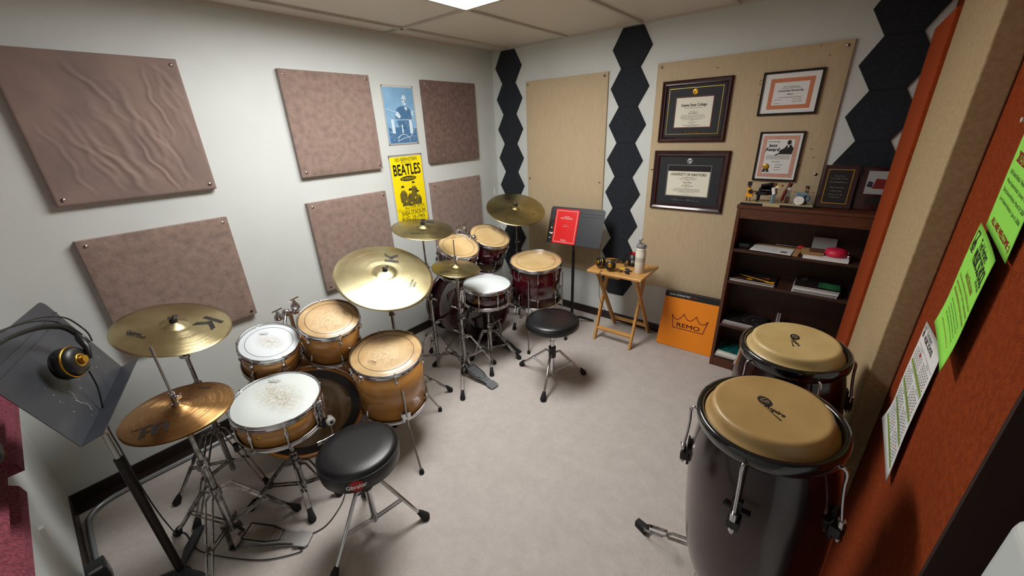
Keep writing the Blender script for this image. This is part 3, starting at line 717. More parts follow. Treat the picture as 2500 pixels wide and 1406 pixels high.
def throwoff(th, R, depth, t, c='snare_strainer'):
    b = MB(); ca, sa = math.cos(t), math.sin(t)
    def P(r, z, o=0.): return (r*ca-o*sa, r*sa+o*ca, z)
    b.bar(P(R, -.03), P(R, -depth+.02), .035, .016, (ca, sa, 0)); b.bar(P(R+.014, -.035), P(R+.02, -depth+.03), .016, .008, (ca, sa, 0))
    b.cyl(P(R+.006, -depth*.5, -.018), P(R+.006, -depth*.5, .018), .007); b.bar(P(R+.004, -depth+.02), P(R-.02, -depth-.012), .04, .004, (ca, sa, 0)); b.cyl(P(R+.008, -.03), P(R+.008, -.012), .007)
    return b.build(c, CHROME, th)
def bassdrum(label, c, ang, R, depth, shell, hoop, head, headring):
    n = V3((math.cos(ang), math.sin(ang), 0)); x = V3((-math.sin(ang), math.cos(ang), 0)); y = V3((0, 0, 1)) # x cross y = n
    M = Matrix(((x.x, y.x, n.x, c[0]), (x.y, y.y, n.y, c[1]), (x.z, y.z, n.z, c[2]), (0, 0, 0, 1)))
    th = thing('bass_drum', label, 'bass drum', M=M, group='bass drums'); rs = R-.014
    b = MB(); b.lathe([(rs, -.03), (rs, -depth+.03), (rs-.008, -depth+.03), (rs-.008, -.03)], 72, closed=True); b.build('shell', shell, th)
    for z0, s_ in ((0, -1), (-depth, 1)):
        b = MB(); b.lathe([(R, z0), (R, z0+s_*.04), (R-.011, z0+s_*.04), (R-.011, z0)], 72, closed=True); b.build('hoop', hoop, th)
    b = MB(); z = -.012; b.lathe([(0, z), (R*.6, z), (R-.013, z), (R-.012, -.03)], 72)
    if headring: b.mi = 1; b.ring(R*.77, R-.02, z+.001); b.mi = 0
    b.build('batter_head', [head, RINGBLK], th)
    b = MB(); b.lathe([(R-.012, -depth+.03), (R-.013, -depth+.012), (0, -depth+.012)], 64); b.build('front_head', head if not headring else CLEARHEAD2, th)
    for i in range(8):
        t = 2*PI*(i+.5)/8; ca, sa = math.cos(t), math.sin(t)
        for z0, s_ in ((0, -1), (-depth, 1)):
            b = MB()
            b.cyl((R*ca*1.012, R*sa*1.012, z0+s_*-.004), (R*ca*1.012, R*sa*1.012, z0+s_*.10), .0035, n=8)
            b.bar((R*ca*1.012, R*sa*1.012, z0+s_*.0), (R*ca*.97, R*sa*.97, z0+s_*-.002), .018, .012)
            b.bar((R*ca*1.012-.018*sa, R*sa*1.012+.018*ca, z0+s_*-.006), (R*ca*1.012+.018*sa, R*sa*1.012-.018*ca, z0+s_*-.006), .008, .006)
            b.tube([(rs*ca, rs*sa, z0+s_*.085), ((rs+.014)*ca, (rs+.014)*sa, z0+s_*.1), ((rs+.014)*ca, (rs+.014)*sa, z0+s_*.12), (rs*ca, rs*sa, z0+s_*.135)], [.006, .01, .009, .005], 10)
            b.build('tension_claw', CHROME, th)
    for s_ in (-1, 1):
        b = MB(); b.tube([(s_*rs*.9, -rs*.42, -depth+.1), (s_*(rs*.98+.01), -rs*.55, -depth+.07), (s_*(R+.03), -R+.02, -depth-.01)], .006, 10)
        b.cyl((s_*rs*.86, -rs*.38, -depth+.1), (s_*rs*.98, -rs*.46, -depth+.1), .016); o = b.build('spur', CHROME, th)
        b = MB(); b.cyl((s_*(R+.027), -R+.035, -depth-.008), (s_*(R+.034), -R+.008, -depth-.012), .011, .009); b.build('rubber_foot', RUBBER, o)
    return th

drum('snare_drum', 'amber snare drum with worn white head, nearest the camera', 'snare drum', (.933, -2.705, .633), (.121, .001), .187, .15, GOLDW, SNAREHEAD, 8, .12, 'tube', logo=(-.115, .055, .055, .6), badge=(-1.0, .45, 'round'), group='snare drums')
SN1 = bpy.data.objects['snare_drum']
throwoff(SN1, .187, .15, .55); throwoff(SN1, .187, .15, .55+PI, 'snare_butt_plate')
drum('rack_tom', 'small amber tom with white head, beside the K cymbal', 'tom drum', (.66, -2.59, .78), (.375, -.004), .14, .17, GOLDW, TOMWHEAD, 6, .5, 'short', ring=True, logo=(-.055, .035, .042, .5), group='amber toms')
drum('rack_tom', 'amber tom with scuffed tan head, under the big ride cymbal', 'tom drum', (.761, -2.319, .827), (.346, -.068), .157, .235, GOLDW, CLEARHEAD, 6, .3, 'short', ring=True, logo=(.04, .075, .045, -.5), group='amber toms', smears=60)
drum('floor_tom', 'amber floor tom with scuffed tan head standing on three bent legs', 'tom drum', (1.007, -2.169, .628), (.168, -.089), .195, .375, GOLDW, CLEARHEAD, 6, .1, 'short', ring=True, logo=(-.0, -.095, .05, 3.3), badge=(-2.0, .5, 'round'), group='amber toms', smears=80)
FT1 = bpy.data.objects['floor_tom']
def bent_leg(th, c, tilt, R, azs, ztop, zbend, foot):
    n = V3((tilt[0], tilt[1], 1)).normalized()
    for (fx, fy) in foot:
        d = V3((fx-c[0], fy-c[1], 0)).normalized()
        p0 = V3(c)-n*(c[2]-ztop)+d*(R+.006); p1 = V3(c)-n*(c[2]-zbend)+d*(R+.010); p2 = V3((fx, fy, .022))
        b = MB(); b.tube([p0, p1, p1*.85+p2*.15+V3((0, 0, -.004)), p2], .0055, 10); o = b.build('leg', STEEL, th, world=True)
        b = MB(); b.tube([(fx, fy, .0), (fx, fy, .012), p2+V3((0, 0, .008))], [.013, .014, .009], 12); b.build('rubber_foot', RUBBER, o, world=True)
        b = MB(); pm = V3(c)-n*(c[2]-(zbend+.07))+d*(R+.0); b.bar(pm-V3((0, 0, .02)), pm+V3((0, 0, .02)), .045, .024, d); b.build('leg_bracket', CHROME, th, world=True)
bent_leg(FT1, (1.007, -2.169, .628), (.168, -.089), .195, 0, .47, .2, [(1.289, -2.256), (.987, -1.853), (.76, -2.30)])
bassdrum('amber bass drum with smoky head and black ring, white beater before it', (.704, -2.521, .29), -.344, .285, .46, GOLDW, GOLDHOOP, SMOKY, True)

drum('rack_tom', 'wine red tom beneath the left crash, left of its pair', 'tom drum', (.572, -1.164, .905), (.401, -.097), .162, .25, REDW, CLEARHEAD2, 6, .2, 'long', ring=True, logo=(-.09, .06, .035, 1.), group='wine red toms')
drum('rack_tom', 'wine red tom nearest the room corner, highest of the wine red toms', 'tom drum', (.562, -.791, .897), (.428, -.052), .175, .27, REDW, CLEARHEAD2, 6, .2, 'long', ring=True, logo=(-.02, .115, .035, 0.), group='wine red toms')
drum('floor_tom', 'wine red floor tom in front of the music stand', 'tom drum', (.963, -.70, .725), (.08, -.088), .213, .36, REDW, CLEARHEAD2, 8, .3, 'long', ring=True, logo=(.13, .07, .04, -.4), group='wine red toms')
FT2 = bpy.data.objects['floor_tom.001']
bent_leg(FT2, (.963, -.70, .725), (.08, -.088), .213, 0, .62, .28, [(1.051, -.944), (1.18, -.58), (.76, -.57)])
drum('snare_drum', 'wine red snare drum with clean white head and gold badge', 'snare drum', (.833, -1.156, .649), (.054, .002), .185, .15, REDW, COATED, 8, .0, 'tube', logo=None, badge=(-1.25, .5, 'plate'), group='snare drums')
SN2 = bpy.data.objects['snare_drum.001']; throwoff(SN2, .185, .15, .1); throwoff(SN2, .185, .15, -2.2, 'snare_butt_plate')
b = MB(); b.text('REMO', -.12, .06, -.0048, .035, .007, .01, 1.1); b.build('lettering', PRINT, SN2)
bassdrum('wine red bass drum of the kit nearest the corner', (.64, -.98, .29), -.06, .285, .46, REDW, REDHOOP, DARKHEAD, False)

# double tom holders on the bass drums
def tom_holder(label, base, wing, toms, m=CHROME, nuts=None):
    th = thing('tom_holder', label, 'drum hardware', base, group='tom holders')
    b = MB(); b.cyl(base, (base[0], base[1], wing[2]-.02), .011, n=14); b.cyl(base, (base[0], base[1], base[2]+.03), .03, .022, 20); b.build('post', m, th, world=True)
    for t in toms:
        b = MB(); d = V3(t)-V3((base[0], base[1], wing[2]-.03)); s = V3((base[0], base[1], wing[2]-.03))
        b.tube([s, s+V3((d.x*.3, d.y*.3, .02)), V3(t)], .008, 10); b.sphere(s+V3((d.x*.25, d.y*.25, .015)), .022); b.build('arm', m, th, world=True)
    for i, nuq in enumerate(nuts or [V3(wing), V3(wing)+V3((.0, .09, .01))]):
        nuq = V3(nuq)
        b = MB(); b.tube([nuq+V3((0, 0, -.05)), nuq+V3((0, 0, -.03)), nuq+V3((0, 0, -.015)), nuq], [.024, .022, .010, .006], 14); b.bar(nuq+V3((-.004, -.026, .001)), nuq+V3((.004, .026, .012)), .011, .007); b.build('wing_nut', m, th, world=True)
tom_holder('chrome double tom holder with wing nuts behind the white head tom', (.50, -2.41, .57), (.50, -2.41, .85), [(.57, -2.50, .70), (.63, -2.34, .73)], nuts=[(.455, -2.455, .835), (.475, -2.365, .875)])
tom_holder('chrome double tom holder between the two wine red rack toms', (.55, -.98, .57), (.40, -1.0, .93), [(.50, -1.05, .80), (.50, -.90, .80)], nuts=[(.43, -1.02, .995), (.43, -.95, 1.0)])

# ------------------------------------------------------------------ stands
def tripod(th, xy, zh, feet, m, zb=.12, rf=1., double=True):
    c = V3((xy[0], xy[1], 0)); 
    b = MB(); b.cyl(c+V3((0, 0, zh-.025)), c+V3((0, 0, zh+.02)), .019, n=18); b.build('leg_collar', m, th, world=True)
    b = MB(); b.cyl(c+V3((0, 0, zb-.01)), c+V3((0, 0, zb+.012)), .016, n=16); b.build('brace_collar', m, th, world=True)
    for f in feet:
        f = V3((f[0], f[1], 0)); d = (f-c); L_ = d.length; d.normalize(); s = V3((-d.y, d.x, 0))
        h0 = c+d*.02+V3((0, 0, zh)); h1 = c+d*.055+V3((0, 0, zh+.004)); p1 = f+V3((0, 0, .035))-d*.02
        b = MB()
        if double:
            for q in (-1, 1):
                P = [h0+s*q*.013, h1+s*q*.013, h1.lerp(p1, .46)+s*q*.013, h1.lerp(p1, .5)+s*q*.004, h1.lerp(p1, .54)+s*q*.011, h1.lerp(p1, .94)+s*q*.011, p1+s*q*.003]
                for i in range(len(P)-1): b.bar(P[i], P[i+1], .0035, .011)
        else: b.tube([h0, h1, p1], .0075*rf, 10)
        o = b.build('leg', m, th, world=True)
        b = MB(); b.tube([f+V3((0, 0, .0)), f+V3((0, 0, .012)), f-d*.018+V3((0, 0, .04)), f-d*.03+V3((0, 0, .055))], [.016*rf, .019*rf, .013*rf, .009*rf], 12); b.build('rubber_foot', RUBBER, o, world=True)
        b = MB(); md = h1.lerp(p1, .55)
        for q in (-1, 1): b.bar(c+V3((0, 0, zb))+s*q*.008+d*.014, md+s*q*.008, .003, .009)
        b.build('leg_brace', m, th, world=True)
def wing(b, p, r=.018, d=(1, 0, 0)):
    p = V3(p); d = V3(d).normalized(); s = d.cross(V3((0, 0, 1))).normalized()
    b.cyl(p, p+d*.022, .0055, n=10); b.bar(p+d*.018-s*r, p+d*.026, .005, .012); b.bar(p+d*.026, p+d*.018+s*r, .005, .012)
def stand_col(th, xy, z0, joints, m, r0=.0125):
    """telescoping column: joints = [(z, radius of the section below)]"""
    b = MB(); c = V3((xy[0], xy[1], 0)); z = z0; j = MB()
    for (zt, r) in joints:
        b.cyl(c+V3((0, 0, z)), c+V3((0, 0, zt)), r, n=18); j.cyl(c+V3((0, 0, zt-.032)), c+V3((0, 0, zt+.004)), r+.006, n=18); wing(j, c+V3((r+.004, 0, zt-.014)), d=(.7, -.7, 0)); z = zt-.002
    b.build('column', m, th, world=True)
    j.build('height_clamp', m, th, world=True)
def cymbal_stand(label, xy, top, tilt, feet, zh, joints, m=DCHROME, group='cymbal stands'):
    th = thing('cymbal_stand', label, 'cymbal stand', (xy[0], xy[1], 0), group=group)
    tripod(th, xy, zh, feet, m); stand_col(th, xy, .05, joints, m)
    n = V3((tilt[0], tilt[1], 1)).normalized(); T_ = V3(top); base = T_-n*.03
    zj = joints[-1][0]; s = V3((xy[0], xy[1], zj-.01))
    b = MB(); b.tube([s, V3((xy[0], xy[1], base.z-.045)), base-n*.005], .0065, 10); b.sphere((xy[0], xy[1], base.z-.045), .014); b.cyl(base-n*.012, base+n*.002, .012); b.cyl(base, T_+n*.062, .0035, n=8); b.build('tilter', m, th, world=True)
    b = MB(); b.cyl(T_+n*.026, T_+n*.036, .015, n=18); b.cyl(base+n*.002, base+n*.010, .016, n=18); b.build('felt_washer', FELT, th, world=True)
    b = MB(); P = T_+n*.046; b.cyl(T_+n*.037, T_+n*.052, .009, n=14); b.bar(P+V3((0, -.018, .008)), P+V3((0, 0, 0)), .006, .012); b.bar(P, P+V3((0, .018, .008)), .006, .012); b.build('wing_nut', m, th, world=True)
    return th
def cymbal(name, label, cat, c, tilt, R, m, prints=(), spin=0., flip=1, group=None, bell=.05, h=.034, pm=None):
    M = nframe(c, tilt, spin)
    if flip < 0: M = M @ Matrix.Rotation(PI, 4, 'X')
    b = MB(); P = [(.006, h)]
    hb = h*.55
    for i in range(1, 8): t = i/8; P.append((.006+(bell-.006)*t, hb+(h-hb)*math.cos(t*PI/2)**.8))
    for i in range(0, 15): t = i/14; r = bell+(R-bell)*t; P.append((r, hb*(1-t**1.55)))
    Q = [(r, z-.0014) for r, z in reversed(P)]
    b.lathe(P+Q, 96, closed=True); o = b.build(name, m, M=M); tag(o, label, cat, group)
    def zs(x, y):
        r = math.hypot(x, y)
        return hb*(1-(max(0, (r-bell)/(R-bell)))**1.55)+.0008 if r > bell else h
    if prints:
        b = MB()
        for k in prints: k(b, lambda x, y, z: (x, y, zs(x, y)+.0002))
        b.build('lettering', pm or PRINT, o)
    return o
def bigK(x, y, s, rot):
    def f(b, fn):
        c_, q_ = math.cos(rot), math.sin(rot)
        def poly(P):
            n = 10
            # striped strokes
            for i in range(n):
                a_ = i/n; e_ = (i+.78)/n
                def L(p, q, t): return (p[0]+(q[0]-p[0])*t, p[1]+(q[1]-p[1])*t)
                quad = [L(P[0], P[1], a_), L(P[0], P[1], e_), L(P[3], P[2], e_), L(P[3], P[2], a_)]
                out = []
                for px, py in quad: X = x+(px*c_-py*q_)*s; Y = y+(px*q_+py*c_)*s; out.append(fn(X, Y, 0))
                b.add(out, [(0, 1, 2, 3)], False)
        poly([(-.5, -.5), (-.5, .5), (-.22, .5), (-.22, -.5)])
        poly([(-.22, -.02), (.28, .5), (.62, .5), (-.02, -.14)])
        poly([(-.1, .0), (.3, -.5), (.64, -.5), (.14, .12)])
    return f
def words(st, x, y, w, h, rot, bold=.01, shear=0):
    return lambda b, fn: b.text(st, x, y, 0, w, h, bold, rot, fn, shear)

# print positions are given in each cymbal's own frame (spin 0: x = +x world)
cymbal('crash_cymbal', 'bronze crash cymbal with striped K logo, leftmost of the cymbals', 'cymbal', (.467, -2.887, .928), (.29, .167), .218, BRASS_A,
       [bigK(.03, .125, .085, -.85+PI*0), words('Custom', .0, -.135, .06, .018, -.75+PI/2-.2, .01), words('Dark Crash', .022, -.132, .075, .018, -.75+PI/2-.2, .01)], group='cymbals')
cymbal_stand('tall double braced cymbal stand under the leftmost crash cymbal', (.467, -2.887), (.467, -2.887, .935), (.29, .167), [(.669, -3.117), (.42, -3.14), (.70, -2.80)], .33, [(.62, .0125), (.80, .009)])
cymbal('ride_cymbal', 'very large pale bronze ride cymbal with K logo, above the amber toms', 'cymbal', (.765, -1.950, .945), (.494, -.068), .280, BRASS_D,
       [bigK(-.094, .116, .083, 2.5), words('CUSTOM', .143, .077, .066, .013, 2.2, .01), words('RIDE', .16, .088, .044, .011, 2.2, .01)], group='cymbals', bell=.066, h=.042)
cymbal_stand('cymbal stand of the large ride, behind the amber floor tom', (.765, -1.950), (.765, -1.950, .956), (.494, -.068), [(.889, -1.667), (.53, -1.99), (.86, -2.12)], .28, [(.5, .0125), (.72, .009)])
cymbal('crash_cymbal', 'bronze crash cymbal hanging in front of the yellow poster', 'cymbal', (.618, -1.519, 1.115), (.184, .013), .203, BRASS_C,
       [bigK(-.06, .1, .07, -.6), words('CUSTOM DARK', .06, -.11, .06, .012, .9, .01)], group='cymbals')
cymbal_stand('cymbal stand left of the wine red hi-hat, beside the yellow poster', (.60, -1.515), (.618, -1.519, 1.125), (.184, .013), [(.49, -1.76), (.37, -1.40), (.83, -1.42)], .30, [(.62, .0125), (.86, .009)])
cymbal('crash_cymbal', 'bronze crash cymbal without K logo, before the corner hexagon column', 'cymbal', (.616, -.502, 1.071), (.357, -.219), .254, BRASS_C,
       [words('A', -.144, .067, .024, .033, .8, .02, .3), words('Zildjian', -.128, .078, .083, .029, .8, .01, .3), words('thin', .166, .033, .022, .013, 1.2, .01)], group='cymbals')
cymbal_stand('cymbal stand rising behind the wine red floor tom', (.616, -.502), (.616, -.502, 1.078), (.357, -.219), [(.40, -.52), (.74, -.30), (.70, -.69)], .2, [(.55, .0125), (.80, .009)])

def hihat(label, c, tilt, R, m, feet, zh, rodtop, pedal, third=None, prints=(), gname='front', pm=None, dm=BLACK, plateM=None, rodr=.0035, name2=''):
    th = thing('hi_hat_stand', label, 'hi-hat stand', (c[0], c[1], 0), group='hi-hat stands')
    x, y = c[0], c[1]; tripod(th, (x, y), zh, feet, DCHROME, zb=.13)
    stand_col(th, (x, y), .09, [(.5, .0135), (c[2]-.045, .010)], DCHROME)
    b = MB(); b.cyl((x, y, .1), (x, y, rodtop), rodr, n=10); b.build('pull_rod', STEEL, th, world=True)
    b = MB(); b.cyl((x, y, c[2]+.02), (x, y, c[2]+.07), .009, n=14); b.cyl((x, y, c[2]+.028), (x, y, c[2]+.036), .015, n=16); b.cyl((x, y, c[2]+.075), (x, y, c[2]+.085), .011, n=14); wing(b, (x, y, c[2]+.062), d=(.6, .8, 0)); b.build('clutch', CHROME, th, world=True)
    b = MB(); b.cyl((x, y, c[2]-.05), (x, y, c[2]-.028), .02, .016, 18); b.build('cymbal_seat', FELT, th, world=True)
    # pedal
    p0 = V3(pedal[0]); p1 = V3(pedal[1]); d = (p1-p0); d.z = 0; L_ = d.length; d.normalize(); s = V3((-d.y, d.x, 0))
    up = V3((0, 0, 1)); slope = (p1-p0).normalized(); nn = slope.cross(s) if slope.cross(s).z > 0 else s.cross(slope)
    Mx = Matrix(((slope.x, s.x, nn.x, p0.x), (slope.y, s.y, nn.y, p0.y), (slope.z, s.z, nn.z, p0.z), (0, 0, 0, 1)))
    b = MB(); b.use(Mx); Lp = (p1-p0).length
    P = [(-.01, -.02), (.05, -.045), (.12, -.045), (Lp*.6, -.03), (Lp*.78, -.026), (Lp*.8, -.036), (Lp-.01, -.036), (Lp, -.025), (Lp, .025), (Lp-.01, .036), (Lp*.8, .036), (Lp*.78, .026), (Lp*.6, .03), (.12, .045), (.05, .045), (-.01, .02)]
    b.prism(P, -.007, 0)
    for i in range(7): xx = .035+i*.021; b.box(xx, -.034+i*.0015, 0, xx+.007, .034-i*.0015, .003)
    b.box(.18, -.016, 0, .2, .016, .0035)
    o = b.build('footboard', plateM or STEEL, th, world=True); bevel(o, .001, 1)
    b = MB(); b.mi = 0
    b.use(Mx); q = [(.02, -.038), (.12, -.038), (Lp*.58, -.022), (Lp*.58, .022), (.12, .038), (.02, .038)]
    n = len(q)
    for i in range(n):
        a_ = V3((*q[i], .001)); e_ = V3((*q[(i+1) % n], .001)); b.bar(a_, e_, .005, .003)
    b.build('footboard_inlay', BLACK, th, world=True)
    b = MB(); c0 = V3((x, y, 0))
    for q in (-1, 1):
        b.bar(c0+s*q*.04+V3((0, 0, .02)), c0+s*q*.028+V3((0, 0, .15)), .022, .006, d)
        b.tube([c0+s*q*.036+V3((0, 0, .012)), p1+s*q*.02+V3((0, 0, -p1.z+.008))], .003, 8)
    b.bar(c0-s*.042+V3((0, 0, .15)), c0+s*.042+V3((0, 0, .15)), .02, .014, d); b.bar(c0-s*.045+V3((0, 0, .012)), c0+s*.045+V3((0, 0, .012)), .03, .012, (0, 0, 1)); b.build('pedal_frame', DCHROME, th, world=True)
    b = MB(); b.bar(c0+V3((0, 0, .13)), p0+slope*.01, .012, .004, d); b.build('pull_strap', BLACK, th, world=True)
    M = nframe(c, tilt)
    cymbal('hi_hat_cymbal', 'top %s hi-hat cymbal with the clutch on it' % name2, 'cymbal', c, tilt, R, m, prints, bell=.045, h=.030, group='hi-hat cymbals', pm=pm)
    n = V3((tilt[0]*.4, tilt[1]*.4, 1)).normalized()
    cb = V3(c)-V3((tilt[0]*.0, tilt[1]*.0, .008)); cymbal('hi_hat_cymbal', 'bottom %s hi-hat cymbal, upside down under its pair' % name2, 'cymbal', cb, (tilt[0], tilt[1]), R*.995, m, bell=.045, h=.030, flip=-1, group='hi-hat cymbals')
def mlogo(b, fn):
    # twin arch emblem drawn with strokes
    rot = 1.15; ox, oy, s = .068, -.088, .046
    c_, q_ = math.cos(rot), math.sin(rot)
    def st(pts, w):
        for i in range(len(pts)-1):
            a_ = V3((*pts[i], 0)); e_ = V3((*pts[i+1], 0)); d = (e_-a_).normalized(); n_ = V3((-d.y, d.x, 0))*w/2
            out = []
            for p_ in (a_-n_-d*w*.3, e_-n_+d*w*.3, e_+n_+d*w*.3, a_+n_-d*w*.3): out.append(fn(ox+(p_.x*c_-p_.y*q_)*s, oy+(p_.x*q_+p_.y*c_)*s, 0))
            b.add(out, [(0, 1, 2, 3)], False)
    for k in (0, 1):
        x0 = -.75+k*.78
        st([(x0, -.6), (x0+.02, 0)]+[(x0+.38+.36*math.cos(PI-PI*i/10), .12+.42*math.sin(PI-PI*i/10)) for i in range(11)]+[(x0+.74, -.15)], .17)
        st([(x0+.2, -.1), (x0+.55, -.1)], .14); st([(x0+.22, -.6), (x0+.22, .1)], .13)
    st([(.85, -.6), (.85, .3)], .17)
hihat('chrome hi-hat stand with long pull rod and engraved footboard at the front', (.91, -3.02, .76), (.056, .022), .178, BRASS_B,
      [(.629, -3.183), (.96, -2.773), (1.12, -3.19)], .33, 1.045, ((.935, -2.995, .075), (1.175, -2.812, .012)),
      prints=[mlogo, words('MEINL', .030, -.118, .05, .010, 1.15-PI/2+PI/2, .01), words('HCS', -.075+.0, .105, .045, .018, .3+.4, .02)], name2='copper bronze front', rodr=.0045)
hihat('chrome hi-hat stand of the wine red kit, grey pedal pointing at the round stool', (.823, -1.442, .853), (.116, .054), .165, BRASS_C,
      [(.551, -1.522), (.917, -1.222), (1.025, -1.68)], .31, 1.05, ((.85, -1.44, .08), (1.13, -1.452, .012)),
      prints=[words('Zildjian', .02, -.12, .07, .022, .95, .01)], name2='olive bronze', plateM=mat('grey_pedal_casting', (120, 124, 126), .4, .5))

def snare_stand(label, c, tilt, R, depth, feet, zh, m=DCHROME):
    th = thing('snare_stand', label, 'snare stand', (c[0], c[1], 0), group='snare stands')
    n = V3((tilt[0], tilt[1], 1)).normalized(); bot = V3(c)-n*(depth+.004)
    tripod(th, (bot.x, bot.y), zh, feet, m, zb=.09); hub = V3((bot.x, bot.y, bot.z-.09))
    b = MB(); b.cyl((bot.x, bot.y, .06), (bot.x, bot.y, zh+.06), .0125, n=16); b.cyl((bot.x, bot.y, zh+.03), hub, .0095, n=16); b.cyl((bot.x, bot.y, zh+.03), (bot.x, bot.y, zh+.07), .019); wing(b, (bot.x, bot.y, zh+.05), d=(.8, -.5, 0)); b.build('column', m, th, world=True)
    b = MB(); b.sphere(hub, .022); b.cyl(hub, hub+n*.05, .016, n=14); b.cyl(hub+n*.02+V3((0, -.03, 0)), hub+n*.02+V3((0, .03, 0)), .010); b.build('tilter', m, th, world=True)
    for k in range(3):
        t = k*2*PI/3+.6; d = V3((math.cos(t), math.sin(t), 0)); d = (d-n*d.dot(n)).normalized(); base = hub+n*.045
        b = MB(); b.tube([base, base+d*.06+n*.0, bot+d*(R-.01)-n*.012, bot+d*(R+.012)-n*.006, bot+d*(R+.012)+n*.03], .006, 10); o = b.build('basket_arm', m, th, world=True)
        b = MB(); b.cyl(bot+d*(R+.012)-n*.006, bot+d*(R+.012)+n*.034, .010, n=12); b.build('rubber_grip', RUBBER, o, world=True)
snare_stand('chrome snare stand holding the amber snare drum', (.933, -2.705, .633), (.121, .001), .187, .15, [(.768, -2.916), (1.082, -2.758), (1.05, -2.60)], .23)
snare_stand('chrome snare stand holding the wine red snare drum', (.833, -1.156, .649), (.054, .002), .185, .15, [(1.006, -1.353), (1.036, -1.052), (.73, -1.29)], .24)

# kick pedals
def kick(label, toe, heel, beat, m=DCHROME, bm=WHT, plate=BLKMETAL, w=.04):
    th = thing('kick_pedal', label, 'drum pedal', (toe[0], toe[1], 0), group='kick pedals')
    p0 = V3(toe); p1 = V3(heel); slope = (p1-p0).normalized(); s = V3((-slope.y, slope.x, 0)).normalized(); nn = slope.cross(s); nn = nn if nn.z > 0 else -nn
    Mx = Matrix(((slope.x, s.x, nn.x, p0.x), (slope.y, s.y, nn.y, p0.y), (slope.z, s.z, nn.z, p0.z), (0, 0, 0, 1))); Lp = (p1-p0).length
    b = MB(); b.use(Mx); b.prism([(0, -.025), (.05, -w), (.16, -w), (Lp*.75, -.028), (Lp, -.03), (Lp, .03), (Lp*.75, .028), (.16, w), (.05, w), (0, .025)], -.007, 0)
    for i in range(6): b.box(.04+i*.028, -w*.75, 0, .05+i*.028, w*.75, .003)
    bevel(b.build('footboard', plate, th, world=True), .001, 1)
    b = MB(); c0 = V3((toe[0], toe[1], 0))
    for q in (-1, 1): b.bar(c0+s*q*.055+V3((0, 0, .0)), c0+s*q*.05+V3((0, 0, .21)), .022, .010, slope)
    b.cyl(c0-s*.085+V3((0, 0, .205)), c0+s*.085+V3((0, 0, .205)), .007); b.cyl(c0-s*.085+V3((0, 0, .205)), c0-s*.062+V3((0, 0, .205)), .014); b.bar(c0-s*.05+V3((0, 0, .01)), c0+s*.05+V3((0, 0, .01)), .05, .012)
    b.build('pedal_frame', m, th, world=True)
    a0 = c0+V3((0, 0, .205)); bt = V3(beat)
    b = MB(); b.cyl(a0-(bt-a0)*.15, bt, .0035, n=8); b.build('beater_shaft', STEEL, th, world=True)
    fwd = (-slope).normalized(); fwd.z = 0; fwd.normalize()
    b = MB(); b.tube([bt-fwd*.024, bt-fwd*.020, bt+fwd*.018, bt+fwd*.024], [.017, .023, .023, .015], 20); b.mi = 1; b.cyl(bt-fwd*.0245, bt-fwd*.0275, .009, n=14); b.build('beater', [bm, BLACK], th, world=True)
    b = MB(); b.bar(a0+slope*.02, p0+slope*.03, .012, .004, s); b.build('chain', m, th, world=True)
    b = MB(); q = c0+s*.07; b.tube([q+V3((0, 0, .17)), q+V3((0, 0, .05))], .007, 10); b.build('spring', STEEL, th, world=True)
kick('kick pedal with white round beater at the amber bass drum', (.86, -2.49, .07), (1.14, -2.52, .012), (.82, -2.47, .275))
kick('black footboard kick pedal under the wine red snare drum', (.72, -.975, .07), (.99, -.99, .012), (.68, -.975, .29), bm=BLACK)

# ------------------------------------------------------------------ drum thrones
def throne(name, label, c, R, t, feet, zh, col_r, logo=None, m=CHROME, group='round stools', flatm=None):
    th = thing(name, label, 'stool', (c[0], c[1], 0), group=group)
    b = MB(); b.use(Matrix.Translation((c[0], c[1], c[2]))); e = .022
    P = [(0, .004), (R*.55, .003), (R*.86, -.001), (R*.955, -.009), (R*.985, -.018)]
    b.lathe(P+[(R, -.026), (R+.002, -.05), (R-.002, -t+.012), (R-.014, -t), (0, -t)], 80); o = b.build('seat', VINYL, th, world=True)
    b = MB(); b.use(Matrix.Translation((c[0], c[1], c[2]))); b.lathe([(R*.985, -.020), (R*.992+.003, -.0215), (R*.992+.003, -.0235), (R*.985, -.025)], 80, closed=True); b.build('piping', BLACK, o, world=True)
    if logo is not None:
        b = MB(); az, zc = logo
        def f(x, y, z): a_ = az+x/R; r = R+.0026+z; return (c[0]+r*math.cos(a_), c[1]+r*math.sin(a_), c[2]+zc+y)
        n = 24; b.mi = 0; vs = [f(0, 0, 0)]
        vs = [f(q*.028*math.cos(2*PI*i/n), q*.028*math.sin(2*PI*i/n), 0) for q in (1, .82) for i in range(n)]; b.add(vs, [(i, (i+1) % n, n+(i+1) % n, n+i) for i in range(n)])
        b.add([f(.021*math.cos(2*PI*i/n), .021*math.sin(2*PI*i/n), 0) for i in range(n)], [tuple(range(n))])
        b.mi = 1; b.text('Gibraltar', 0, -.002, .0006, .078, .019, .03, .08, fn=f, shear=.1); b.build('logo', [REDP, WHITEP], o, world=True)
    x, y = c[0], c[1]
    b = MB(); b.cyl((x, y, .06), (x, y, zh+.1), col_r, n=18); b.cyl((x, y, zh+.09), (x, y, c[2]-t), col_r*.75, n=16); b.build('column', m, th, world=True)
    b = MB(); b.cyl((x, y, zh-.03), (x, y, zh+.05), col_r+.012, n=16); b.cyl((x, y, c[2]-t-.035), (x, y, c[2]-t), .03, .05, 20); b.build('collar', BLACK, th, world=True)
    b = MB(); b.bar((x, y, c[2]-t-.012), (x+.02, y-.1, c[2]-t-.035), .02, .008); b.build('lever', BLACK, th, world=True)
    tripod(th, (x, y), zh, feet, m, zb=.08, rf=1.15, double=False)
